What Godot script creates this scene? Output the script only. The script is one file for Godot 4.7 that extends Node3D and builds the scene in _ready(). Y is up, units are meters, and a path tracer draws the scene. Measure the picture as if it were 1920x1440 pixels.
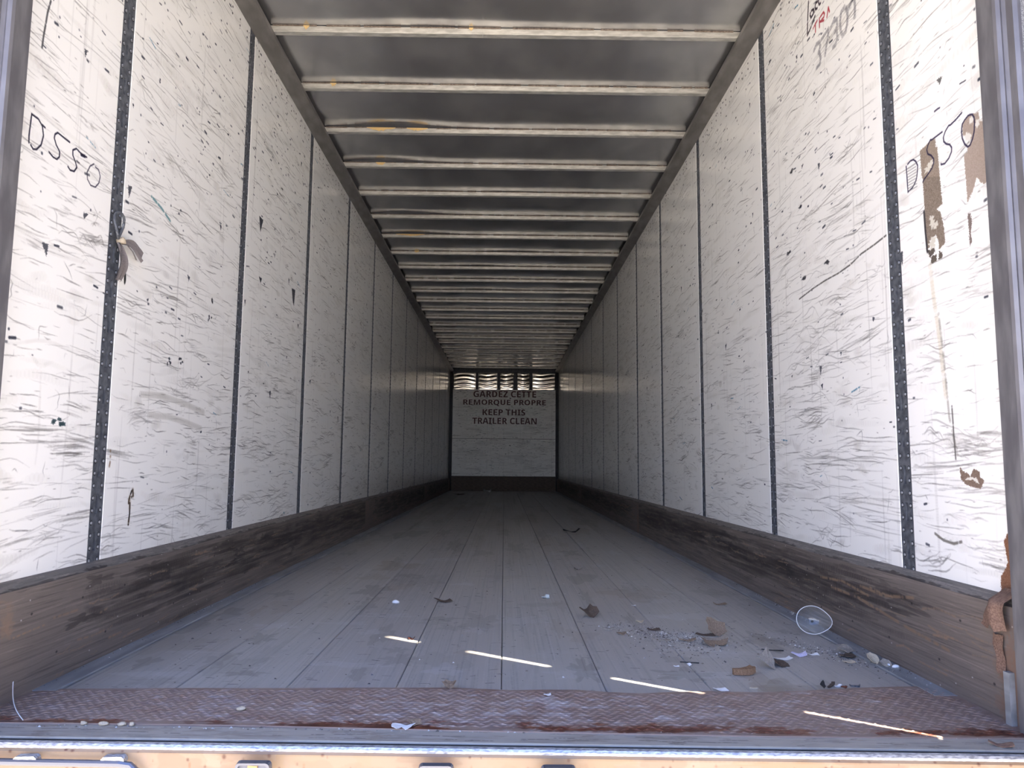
extends Node3D
# An empty dry-van trailer seen through its open rear doors.
# x to the right, y up from the deck, depth into the trailer is -z (helper p(x, y, depth)).

const HW := 1.26            # half width between the wall linings
const TOP := 2.74           # lower edge of the top rails
const ROOF := 2.825         # underside of the roof sheet
const END := 15.6           # depth of the front bulkhead
const SILL := -0.118        # depth of the rear face of the sill

var rng := RandomNumberGenerator.new()
var names := {}
var M := {}

# ------------------------------------------------------------------ naming
func numbered(called: String) -> String:
	var n: int = names.get(called, 0)
	names[called] = n + 1
	return called if n == 0 else "%s_%03d" % [called, n]

func tag(o: Node, label: String, category: String, group := "", kind := "") -> Node:
	o.set_meta("label", label)
	o.set_meta("category", category)
	if group != "": o.set_meta("group", group)
	if kind != "": o.set_meta("kind", kind)
	return o

func base(called: String, at := Vector3.ZERO) -> Node3D:
	var o := Node3D.new()
	o.name = numbered(called)
	o.position = at
	add_child(o, true)
	return o

func part(called: String, mesh: Mesh, m: Material, parent: Node, at := Vector3.ZERO) -> MeshInstance3D:
	var o := MeshInstance3D.new()
	o.name = numbered(called) if parent == self else called
	o.mesh = mesh
	o.material_override = m
	o.position = at
	parent.add_child(o, true)
	return o

func stuff(o: Node) -> Node:
	o.set_meta("kind", "stuff")
	return o

# ------------------------------------------------------------------ mesh helpers
func p(x: float, y: float, depth: float) -> Vector3:
	return Vector3(x, y, -depth)

func begin() -> SurfaceTool:
	var st := SurfaceTool.new()
	st.begin(Mesh.PRIMITIVE_TRIANGLES)
	return st

func tri(st: SurfaceTool, a: Vector3, b: Vector3, c: Vector3, n: Vector3, ua := Vector2.ZERO, ub := Vector2.ZERO, uc := Vector2.ZERO) -> void:
	# clockwise seen from the side that n points to
	var flip := (b - a).cross(c - a).dot(n) > 0.0
	st.set_normal(n); st.set_uv(ua); st.add_vertex(a)
	if flip:
		st.set_normal(n); st.set_uv(uc); st.add_vertex(c)
		st.set_normal(n); st.set_uv(ub); st.add_vertex(b)
	else:
		st.set_normal(n); st.set_uv(ub); st.add_vertex(b)
		st.set_normal(n); st.set_uv(uc); st.add_vertex(c)

func quad(st: SurfaceTool, a: Vector3, b: Vector3, c: Vector3, d: Vector3, toward: Vector3, uv := []) -> void:
	var n := (b - a).cross(c - a)
	if n.length() < 1e-12: n = (c - a).cross(d - a)
	n = n.normalized()
	if n.dot(toward) < 0.0: n = -n
	if uv.is_empty():
		tri(st, a, b, c, n); tri(st, a, c, d, n)
	else:
		tri(st, a, b, c, n, uv[0], uv[1], uv[2]); tri(st, a, c, d, n, uv[0], uv[2], uv[3])

func box(st: SurfaceTool, lo: Vector3, hi: Vector3) -> void:
	var c := [Vector3(lo.x, lo.y, lo.z), Vector3(hi.x, lo.y, lo.z), Vector3(hi.x, hi.y, lo.z), Vector3(lo.x, hi.y, lo.z),
		Vector3(lo.x, lo.y, hi.z), Vector3(hi.x, lo.y, hi.z), Vector3(hi.x, hi.y, hi.z), Vector3(lo.x, hi.y, hi.z)]
	quad(st, c[0], c[1], c[2], c[3], Vector3(0, 0, -1)); quad(st, c[4], c[5], c[6], c[7], Vector3(0, 0, 1))
	quad(st, c[0], c[1], c[5], c[4], Vector3(0, -1, 0)); quad(st, c[3], c[2], c[6], c[7], Vector3(0, 1, 0))
	quad(st, c[0], c[3], c[7], c[4], Vector3(-1, 0, 0)); quad(st, c[1], c[2], c[6], c[5], Vector3(1, 0, 0))

func bx(x0: float, x1: float, y0: float, y1: float, d0: float, d1: float) -> Mesh:
	var st := begin()
	box(st, Vector3(minf(x0, x1), y0, -maxf(d0, d1)), Vector3(maxf(x0, x1), y1, -minf(d0, d1)))
	return st.commit()

# a prism: outline in the plane (ea, eb), from t0 to t1 along et
func prism(st: SurfaceTool, outline: Array, ea: Vector3, eb: Vector3, et: Vector3, t0: float, t1: float, caps := true) -> void:
	var pts := PackedVector2Array(outline)
	var ccw := not Geometry2D.is_polygon_clockwise(pts)
	var n := pts.size()
	for i in n:
		var a := pts[i]
		var b := pts[(i + 1) % n]
		var out2 := Vector2(b.y - a.y, a.x - b.x) * (1.0 if ccw else -1.0)
		var A := ea * a.x + eb * a.y
		var B := ea * b.x + eb * b.y
		quad(st, A + et * t0, B + et * t0, B + et * t1, A + et * t1, ea * out2.x + eb * out2.y)
	if caps:
		var ix := Geometry2D.triangulate_polygon(pts)
		for t in [t0, t1]:
			var nn := et * (1.0 if t == t1 else -1.0) * signf(t1 - t0)
			for i in range(0, ix.size(), 3):
				var v := []
				for k in 3: v.append(ea * pts[ix[i + k]].x + eb * pts[ix[i + k]].y + et * t)
				tri(st, v[0], v[1], v[2], nn)

func along_depth(outline: Array, d0: float, d1: float) -> Mesh:      # outline in (x, y)
	var st := begin()
	prism(st, outline, Vector3.RIGHT, Vector3.UP, Vector3.FORWARD, d0, d1)
	return st.commit()

func along_x(outline: Array, x0: float, x1: float) -> Mesh:          # outline in (depth, y)
	var st := begin()
	prism(st, outline, Vector3.FORWARD, Vector3.UP, Vector3.RIGHT, x0, x1)
	return st.commit()

func upright(outline: Array, y0: float, y1: float) -> Mesh:          # outline in (x, depth)
	var st := begin()
	prism(st, outline, Vector3.RIGHT, Vector3.FORWARD, Vector3.UP, y0, y1)
	return st.commit()

# a smooth grid of points [row][column]
func sheet(rows: Array, flip := false, uvs := []) -> Mesh:
	var st := begin()
	st.set_smooth_group(0)
	for r in rows.size() - 1:
		for c in rows[r].size() - 1:
			var q := [[r, c], [r, c + 1], [r + 1, c + 1], [r, c], [r + 1, c + 1], [r + 1, c]]
			if flip: q.reverse()
			for k in q:
				if not uvs.is_empty(): st.set_uv(uvs[k[0]][k[1]])
				st.add_vertex(rows[k[0]][k[1]])
	st.generate_normals()
	return st.commit()

func tube(st: SurfaceTool, path: Array, radius: float, sides := 8, closed := false) -> void:
	var rings := []
	var n := path.size()
	var ref := Vector3(0.31, 0.9, 0.22).normalized()
	for i in n:
		var a: Vector3 = path[(i - 1 + n) % n] if closed or i > 0 else path[i]
		var b: Vector3 = path[(i + 1) % n] if closed or i < n - 1 else path[i]
		var t := (b - a).normalized()
		var u := t.cross(ref).normalized()
		var v := t.cross(u)
		var ring := []
		for k in sides:
			var w := TAU * k / sides
			ring.append([path[i] + (u * cos(w) + v * sin(w)) * radius, u * cos(w) + v * sin(w)])
		rings.append(ring)
	for i in (n if closed else n - 1):
		for k in sides:
			var a = rings[i][k]; var b = rings[i][(k + 1) % sides]
			var c = rings[(i + 1) % n][(k + 1) % sides]; var d = rings[(i + 1) % n][k]
			quad(st, a[0], b[0], c[0], d[0], a[1])
	if not closed:
		for e in [0, n - 1]:
			var out: Vector3 = (path[0] - path[1]) if e == 0 else (path[n - 1] - path[n - 2])
			for k in sides:
				tri(st, path[e], rings[e][k][0], rings[e][(k + 1) % sides][0], out.normalized())

# ------------------------------------------------------------------ pictures of grain, scratches and print
func dot(im: Image, x: float, y: float, r: float, c: Color, a: float) -> void:
	var w := im.get_width(); var h := im.get_height()
	for j in range(maxi(0, int(floor(y - r))), mini(h, int(ceil(y + r)) + 1)):
		for i in range(maxi(0, int(floor(x - r))), mini(w, int(ceil(x + r)) + 1)):
			var k := clampf(r + 0.5 - Vector2(i - x, j - y).length(), 0.0, 1.0) * a
			if k > 0.01: im.set_pixel(i, j, im.get_pixel(i, j).lerp(c, k))

func stroke(im: Image, pts: Array, r: float, c: Color, a: float, skip := 0.0) -> void:
	for i in pts.size() - 1:
		var u: Vector2 = pts[i]; var v: Vector2 = pts[i + 1]
		var n := maxi(1, int(u.distance_to(v) / maxf(0.8, r)))
		for k in n:
			if skip > 0.0 and rng.randf() < skip: continue
			var q := u.lerp(v, float(k) / n)
			dot(im, q.x, q.y, r, c, a)

# a drawn-out scratch that starts and ends thin
func arc(im: Image, a: Vector2, b: Vector2, bow: float, r: float, c: Color, alpha: float) -> void:
	var side := (b - a).orthogonal().normalized() * bow
	var wob := rng.randf() * TAU
	var last := a
	var n := 8
	for i in range(1, n + 1):
		var t := i / float(n)
		var q := a.lerp(b, t) + side * (4.0 * t * (1.0 - t)) + side * 0.25 * sin(t * 9.0 + wob)
		var press := sin((t - 0.5 / n) * PI)
		stroke(im, [last, q], r * (0.6 + 0.4 * press), c, alpha * (0.3 + 0.7 * press) * rng.randf_range(0.6, 1.0))
		last = q

# a band of scuffs: many scratches that share a direction, none of the same length
func scuffs(im: Image, at: Vector2, len: float, high: float, n: int, slope: float, alpha: float) -> void:
	var bow := rng.randfn(0.0, 0.05) * len
	for k in n:
		var y := at.y + rng.randfn(0.0, 0.5) * high
		var l := len * rng.randf_range(0.25, 1.1)
		var x := at.x + rng.randfn(0.0, 0.3) * len - l * 0.5
		arc(im, Vector2(x, y), Vector2(x + l, y + l * (slope + rng.randfn(0.0, 0.03))), bow * rng.randf_range(0.5, 1.4), rng.randf_range(0.4, 1.6), grey(rng.randf_range(0.36, 0.55), 0.012), alpha * rng.randf_range(0.5, 1.0))

func blot(im: Image, at: Vector2, rx: float, ry: float, c: Color, a: float, ragged := 0.35) -> void:
	var ph := rng.randf() * TAU
	var n3 := rng.randi_range(2, 5)
	for j in range(maxi(0, int(at.y - ry * 1.5)), mini(im.get_height(), int(at.y + ry * 1.5) + 1)):
		for i in range(maxi(0, int(at.x - rx * 1.5)), mini(im.get_width(), int(at.x + rx * 1.5) + 1)):
			var d := Vector2((i - at.x) / maxf(rx, 0.5), (j - at.y) / maxf(ry, 0.5))
			var w := d.angle()
			var edge := 1.0 + ragged * (sin(w * n3 + ph) * 0.6 + sin(w * (n3 * 2 + 1) - ph) * 0.4)
			var k := clampf((edge - d.length()) * minf(rx, ry) + 0.5, 0.0, 1.0) * a
			if k > 0.01: im.set_pixel(i, j, im.get_pixel(i, j).lerp(c, k))

func fill(im: Image, pts: Array, c: Color, a: float, grain := 0.0) -> void:
	var poly := PackedVector2Array(pts)
	var lo := poly[0]; var hi := poly[0]
	for q in poly: lo = lo.min(q); hi = hi.max(q)
	for j in range(maxi(0, int(lo.y)), mini(im.get_height(), int(hi.y) + 2)):
		for i in range(maxi(0, int(lo.x)), mini(im.get_width(), int(hi.x) + 2)):
			if Geometry2D.is_point_in_polygon(Vector2(i, j) + Vector2(rng.randf() - 0.5, rng.randf() - 0.5) * 1.6, poly):
				var g := (rng.randf() - 0.5) * grain
				im.set_pixel(i, j, im.get_pixel(i, j).lerp(Color(c.r + g, c.g + g, c.b + g), a))

func grey(v: float, warm := 0.0) -> Color:
	return Color(v + warm, v, v - warm)

# wall lining: off-white sheet, w by h metres, scratched by years of pallets
const PPM := 460.0
func lining(w: float, h: float, sd: int, much := 1.0) -> Image:
	rng.seed = sd
	var W := int(w * PPM); var H := int(h * PPM)
	var im := Image.create(W, H, false, Image.FORMAT_RGB8)
	im.fill(Color(0.962, 0.958, 0.945))
	var area := w * h
	for i in int(64 * area * much):      # grime wiped along the sheet
		var y := rng.randf() * H; var x := rng.randf() * W; var l := rng.randf_range(20, 170)
		arc(im, Vector2(x, y), Vector2(x + l, y + l * rng.randf_range(-0.12, 0.12)), rng.randf_range(-9, 9), rng.randf_range(2.5, 10), Color(0.62, 0.6, 0.56), rng.randf_range(0.03, 0.085))
	for i in int(16 * area * much):      # faint upright drags
		var x := rng.randf() * W; var y := rng.randf() * H; var l := rng.randf_range(30, 330)
		arc(im, Vector2(x, y), Vector2(x + rng.randf_range(-4, 4), y + l), rng.randf_range(-3, 3), rng.randf_range(0.5, 3.5), grey(0.6, 0.012), rng.randf_range(0.04, 0.17))
	for i in int(420 * area * much):     # fine scratches, most of them level
		var y := rng.randf() * H; var x := rng.randf() * W; var l := 6.0 + 110.0 * pow(rng.randf(), 2.0)
		arc(im, Vector2(x, y), Vector2(x + l, y + l * rng.randfn(0.0, 0.07)), rng.randfn(0.0, 0.04) * l, rng.randf_range(0.4, 0.9), grey(rng.randf_range(0.30, 0.6), 0.01), rng.randf_range(0.15, 0.6))
	for i in int(19 * area * much):      # bands of scuffs where freight rubbed
		var y := H * (1.0 - absf(rng.randfn(0.0, 0.45))); var x := rng.randf() * W
		scuffs(im, Vector2(x, y), rng.randf_range(25, 120), rng.randf_range(5, 26), rng.randi_range(4, 11), rng.randfn(0.0, 0.12), rng.randf_range(0.18, 0.5))
	for i in int(40 * area * much):      # short crooked marks
		var y := rng.randf() * H; var x := rng.randf() * W; var way := rng.randf() * TAU; var l := rng.randf_range(4, 30)
		arc(im, Vector2(x, y), Vector2(x, y) + Vector2.from_angle(way) * l, rng.randfn(0.0, 0.2) * l, rng.randf_range(0.4, 0.9), grey(rng.randf_range(0.3, 0.5)), rng.randf_range(0.15, 0.5))
	for i in int(66 * area * much):      # chips through the white skin
		var y := H * clampf(absf(rng.randfn(0.1, 0.36)), 0.0, 1.0); var x := rng.randf() * W
		var l := 1.5 + 12.0 * pow(rng.randf(), 1.8)
		var c := Color(0.25, 0.26, 0.3)
		stroke(im, [Vector2(x, y), Vector2(x + l, y + rng.randf_range(-0.5, 0.5) * l * 0.4)], rng.randf_range(0.7, 2.2), c, rng.randf_range(0.45, 0.95))
	for i in int(3.2 * area):      # three-cornered tears
		var y := H * rng.randf_range(0.1, 0.75); var x := rng.randf() * W; var l := rng.randf_range(5, 14)
		fill(im, [Vector2(x, y), Vector2(x + l, y + rng.randf_range(-3, 3)), Vector2(x + l * rng.randf_range(0.2, 0.9), y + l * rng.randf_range(0.7, 1.8))], Color(0.27, 0.28, 0.31), 0.9, 0.08)
	for i in int(2.4 * area):      # blue and teal paint rubs
		var y := rng.randf() * H; var x := rng.randf() * W; var l := rng.randf_range(8, 34)
		stroke(im, [Vector2(x, y), Vector2(x + l, y + l * rng.randf_range(-0.3, 0.5))], rng.randf_range(0.8, 1.8), Color(0.2, 0.42, 0.55), rng.randf_range(0.25, 0.6), 0.3)
	return im

func tex(im: Image) -> ImageTexture:
	im.generate_mipmaps()
	return ImageTexture.create_from_image(im)

func noise(sd: int, freq: float, a: Color, b: Color, lo := 0.25, hi := 0.75, octaves := 4, size := 512) -> NoiseTexture2D:
	var n := FastNoiseLite.new()
	n.seed = sd
	n.frequency = freq
	n.fractal_octaves = octaves
	var g := Gradient.new()
	g.offsets = PackedFloat32Array([lo, hi])
	g.colors = PackedColorArray([a, b])
	var t := NoiseTexture2D.new()
	t.width = size; t.height = size
	t.seamless = true
	t.noise = n
	t.color_ramp = g
	return t

func mat(c: Color, rough := 0.6, metal := 0.0) -> StandardMaterial3D:
	var m := StandardMaterial3D.new()
	m.albedo_color = c
	m.roughness = rough
	m.metallic = metal
	return m

func grained(t: Texture2D, scale: Vector3, rough := 0.6, metal := 0.0, tint := Color.WHITE) -> StandardMaterial3D:
	var m := mat(tint, rough, metal)
	m.albedo_texture = t
	m.uv1_triplanar = true
	m.uv1_world_triplanar = true
	m.uv1_scale = scale
	return m

func mapped(t: Texture2D, rough := 0.5, metal := 0.0) -> StandardMaterial3D:
	var m := mat(Color.WHITE, rough, metal)
	m.albedo_texture = t
	return m

func make_materials() -> void:
	M.galv = grained(noise(11, 0.02, Color(0.28, 0.295, 0.325), Color(0.42, 0.435, 0.46), 0.2, 0.8), Vector3(3, 3, 3), 0.5, 0.25)
	M.dark = mat(Color(0.09, 0.095, 0.105), 0.7)
	M.rivet = mat(Color(0.44, 0.45, 0.47), 0.42, 0.2)
	M.rail = grained(noise(12, 0.012, Color(0.45, 0.44, 0.43), Color(0.55, 0.54, 0.53)), Vector3(2, 2, 0.6), 0.45, 0.3)
	M.roof = grained(noise(13, 0.006, Color(0.66, 0.66, 0.67), Color(0.75, 0.75, 0.75)), Vector3(0.8, 1, 0.5), 0.2, 0.75)
	M.bow = grained(noise(14, 0.02, Color(0.66, 0.655, 0.63), Color(0.78, 0.775, 0.75)), Vector3(1, 3, 3), 0.42, 0.35)
	M.bowdirt = grained(noise(15, 0.05, Color(0.36, 0.31, 0.28), Color(0.58, 0.53, 0.48)), Vector3(2, 6, 6), 0.8)
	M.glue = grained(noise(16, 0.08, Color(0.70, 0.55, 0.32), Color(0.95, 0.86, 0.64)), Vector3(8, 8, 8), 0.8)
	M.frame = grained(noise(17, 0.012, Color(0.40, 0.395, 0.41), Color(0.485, 0.48, 0.49)), Vector3(3, 0.8, 3), 0.42, 0.35)
	M.nosing = grained(noise(18, 0.05, Color(0.50, 0.51, 0.54), Color(0.74, 0.75, 0.77), 0.3, 0.6), Vector3(2, 8, 8), 0.3, 0.5)
	M.rubber = mat(Color(0.07, 0.068, 0.075), 0.7)
	M.strip = grained(noise(19, 0.01, Color(0.50, 0.51, 0.52), Color(0.60, 0.61, 0.62)), Vector3(3, 3, 0.5), 0.45, 0.1)
	M.skin = mat(Color(0.8, 0.8, 0.79), 0.5)
	M.door = mat(Color(0.42, 0.40, 0.38), 0.6)
	M.mirror = grained(noise(20, 0.01, Color(0.66, 0.63, 0.58), Color(0.72, 0.69, 0.64)), Vector3(1, 1, 1), 0.10, 1.0)
	M.cornerpost = grained(noise(21, 0.02, Color(0.24, 0.25, 0.28), Color(0.31, 0.32, 0.35)), Vector3(3, 1, 3), 0.5, 0.2)
	M.letter = grained(noise(22, 0.06, Color(0.27, 0.13, 0.15), Color(0.36, 0.2, 0.21), 0.3, 0.7), Vector3(3, 3, 3), 0.55)
	M.card = grained(noise(23, 0.03, Color(0.42, 0.36, 0.30), Color(0.55, 0.48, 0.41)), Vector3(9, 9, 9), 0.9)
	M.cardgrey = grained(noise(24, 0.03, Color(0.50, 0.475, 0.44), Color(0.62, 0.59, 0.55)), Vector3(9, 9, 9), 0.9)
	M.cardbrown = grained(noise(25, 0.03, Color(0.23, 0.19, 0.16), Color(0.38, 0.32, 0.27)), Vector3(12, 12, 12), 0.9)
	M.paper = mat(Color(0.88, 0.89, 0.90), 0.8)
	M.violet = grained(noise(26, 0.05, Color(0.58, 0.56, 0.78), Color(0.88, 0.87, 0.92), 0.3, 0.6), Vector3(20, 20, 20), 0.6)
	M.wood = grained(noise(27, 0.05, Color(0.34, 0.23, 0.15), Color(0.66, 0.54, 0.42)), Vector3(6, 60, 60), 0.85)
	M.veneer = grained(noise(28, 0.03, Color(0.38, 0.29, 0.245), Color(0.52, 0.42, 0.36)), Vector3(4, 10, 10), 0.85)
	M.foil = grained(noise(29, 0.06, Color(0.45, 0.5, 0.5), Color(0.92, 0.95, 0.95), 0.35, 0.65), Vector3(30, 30, 30), 0.4, 0.3)
	M.black = mat(Color(0.06, 0.06, 0.07), 0.6)
	M.rust = grained(noise(30, 0.06, Color(0.25, 0.11, 0.08), Color(0.45, 0.24, 0.17)), Vector3(10, 10, 10), 0.9)
	M.rag = grained(noise(31, 0.06, Color(0.33, 0.31, 0.31), Color(0.54, 0.51, 0.50)), Vector3(30, 8, 30), 0.95)
	M.stone = grained(noise(32, 0.05, Color(0.60, 0.55, 0.47), Color(0.80, 0.75, 0.66)), Vector3(20, 20, 20), 0.9)
	M.clear = mat(Color(0.92, 0.95, 0.96, 0.10), 0.08)
	M.clear.transparency = BaseMaterial3D.TRANSPARENCY_ALPHA
	M.rim = mat(Color(0.94, 0.95, 0.95, 0.85), 0.3)
	M.rim.transparency = BaseMaterial3D.TRANSPARENCY_ALPHA
	M.chrome = mat(Color(0.42, 0.43, 0.47), 0.3, 0.6)
	M.lens = mat(Color(0.40, 0.41, 0.45), 0.35)
	M.amber = mat(Color(0.72, 0.55, 0.36), 0.4)
	M.gravel = grained(noise(33, 0.05, Color(0.55, 0.53, 0.50), Color(0.67, 0.645, 0.61), 0.3, 0.7, 5), Vector3(0.5, 0.5, 0.5), 0.95)
	M.iron = grained(noise(34, 0.02, Color(0.36, 0.36, 0.37), Color(0.48, 0.48, 0.48)), Vector3(2, 2, 2), 0.5, 0.3)

# ------------------------------------------------------------------ the walls
const POSTS_LEFT := [0.595, 1.752, 2.922, 4.112, 5.316, 6.503, 7.73, 8.975, 10.17, 11.42, 12.75, 14.2]
const POSTS_RIGHT := [0.552, 1.706, 2.926, 4.124, 5.228, 6.452, 7.667, 8.955, 10.12, 11.42, 12.77, 14.2]
const PW := 0.039           # half width of a post

func uv_wall(s: float, x: float, y0: float, y1: float, d0: float, d1: float) -> Mesh:
	# a lining sheet: u runs with depth, v from the top down; its long edges are turned back a little
	var st := begin()
	var e := 0.0015
	var f := s * x
	var g := s * (x + e)
	var uv := [Vector2(0, 1), Vector2(1, 1), Vector2(1, 0), Vector2(0, 0)]
	var inward := Vector3(-s, 0, 0)
	quad(st, p(f, y0, d0 + e), p(f, y0, d1 - e), p(f, y1, d1 - e), p(f, y1, d0 + e), inward, uv)
	for k in [[d0, d0 + e, 0.0], [d1, d1 - e, 1.0]]:
		var uu := [Vector2(k[2], 1), Vector2(k[2], 1), Vector2(k[2], 0), Vector2(k[2], 0)]
		quad(st, p(g, y0, k[0]), p(f, y0, k[1]), p(f, y1, k[1]), p(g, y1, k[0]), inward, uu)
		quad(st, p(g, y0, k[0]), p(g + s * 0.008, y0, k[0]), p(g + s * 0.008, y1, k[0]), p(g, y1, k[0]), Vector3(0, 0, 1.0 if k[2] == 0.0 else -1.0), uu)
	return st.commit()

func slot_post(s: float, d: float, y0: float, y1: float) -> Mesh:
	# steel strip with a row of real slots down the middle
	var st := begin()
	var f := s * (HW + 0.0015)
	var b := s * (HW + 0.0105)
	var inward := Vector3(-s, 0, 0)
	var h := 0.0065
	quad(st, p(f, y0, d - PW), p(f, y0, d - h), p(f, y1, d - h), p(f, y1, d - PW), inward)
	quad(st, p(f, y0, d + h), p(f, y0, d + PW), p(f, y1, d + PW), p(f, y1, d + h), inward)
	var y := y0
	var pitch := 0.1145
	while y < y1 - 0.02:
		var a := minf(y + 0.058, y1)          # solid web
		var c := minf(y + pitch, y1)
		quad(st, p(f, y, d - h), p(f, y, d + h), p(f, a, d + h), p(f, a, d - h), inward)
		quad(st, p(f, a, d - h), p(b, a, d - h), p(b, c, d - h), p(f, c, d - h), Vector3(0, 0, -1))
		quad(st, p(f, a, d + h), p(b, a, d + h), p(b, c, d + h), p(f, c, d + h), Vector3(0, 0, 1))
		quad(st, p(f, a, d - h), p(b, a, d - h), p(b, a, d + h), p(f, a, d + h), Vector3.UP)
		quad(st, p(f, c, d - h), p(b, c, d - h), p(b, c, d + h), p(f, c, d + h), Vector3.DOWN)
		y = c
	return st.commit()

func rivet(st: SurfaceTool, at: Vector3, n: Vector3, r: float, h: float, sides := 6) -> void:
	var u := Vector3.UP
	var v := n.cross(u)
	var ring := []; var cap := []
	for k in sides:
		var w := TAU * k / sides
		ring.append(at + (u * cos(w) + v * sin(w)) * r)
		cap.append(at + (u * cos(w) + v * sin(w)) * r * 0.55 + n * h)
	for k in sides:
		var j := (k + 1) % sides
		quad(st, ring[k], ring[j], cap[j], cap[k], n + (ring[k] - at).normalized())
		tri(st, at + n * h * 1.15, cap[k], cap[j], n)

var linings := []           # shared sheet materials for the far panels

func sheet_material(im: Image) -> StandardMaterial3D:
	var m := mapped(tex(im), 0.2)
	m.texture_repeat = false
	return m

func wall_side(called: String, s: float, posts: Array, special: Dictionary) -> void:
	var w := base(called)
	var y0 := 0.27
	var prev := 0.005
	for i in posts.size() + 1:
		var d0 := prev
		var d1: float = posts[i] - PW + 0.0015 if i < posts.size() else END
		var m: Material = special[i] if special.has(i) else linings[(i * 2 + (1 if s > 0 else 0)) % linings.size()]
		var pan := part("wall_panel", uv_wall(s, HW, y0, TOP + 0.02, d0, d1), m, w)
		# the pairs of small holes under the top rail
		var st := begin()
		var z := d0 + 0.06
		while z < d1 - 0.04:
			for y in [2.694, 2.663]:
				rivet(st, p(s * HW, y, z), Vector3(-s, 0, 0), 0.0062, 0.0012, 6)
			z += 0.098
		stuff(part("rivet_row", st.commit(), M.dark, pan))
		if i < posts.size():
			prev = posts[i] + PW - 0.0015
			var post := part("logistic_post", slot_post(s, posts[i], y0, TOP + 0.02), M.galv, w)
			part("slot_shade", bx(s * (HW + 0.0104), s * (HW + 0.011), y0, TOP, posts[i] - 0.012, posts[i] + 0.012), M.dark, post)  # near-black strip added behind the slots as the shade inside them
			st = begin()
			var rims := begin()
			var y := y0 + 0.03
			while y < TOP:
				for k in [-0.0235, 0.0235]:
					rivet(rims, p(s * (HW + 0.0016), y, posts[i] + k), Vector3(-s, 0, 0), 0.0092, 0.0007)
					rivet(st, p(s * (HW + 0.0013), y, posts[i] + k), Vector3(-s, 0, 0), 0.0062, 0.0034)
				y += 0.0382
			stuff(part("rivet_rims", rims.commit(), M.dark, post))
			stuff(part("rivets", st.commit(), M.rivet, post))
	part("outer_skin", bx(s * (HW + 0.0135), s * (HW + 0.045), -0.2, 2.90, -0.02, END + 0.06), M.skin, w)
	var side := "left" if s < 0 else "right"
	tag(w, "long %s side wall of scuffed white panels between slotted steel posts" % side, "wall", "", "structure")

# stroke points given as (depth, height) on a sheet that starts at d0 and is w wide, top at TOP + 0.02
func on(d0: float, pts: Array) -> Array:
	var out := []
	for q in pts: out.append(Vector2((q.x - d0) * PPM, (TOP + 0.02 - q.y) * PPM))
	return out

func v2(list: Array) -> Array:
	var out := []
	for i in range(0, list.size(), 2): out.append(Vector2(list[i], list[i + 1]))
	return out

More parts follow.
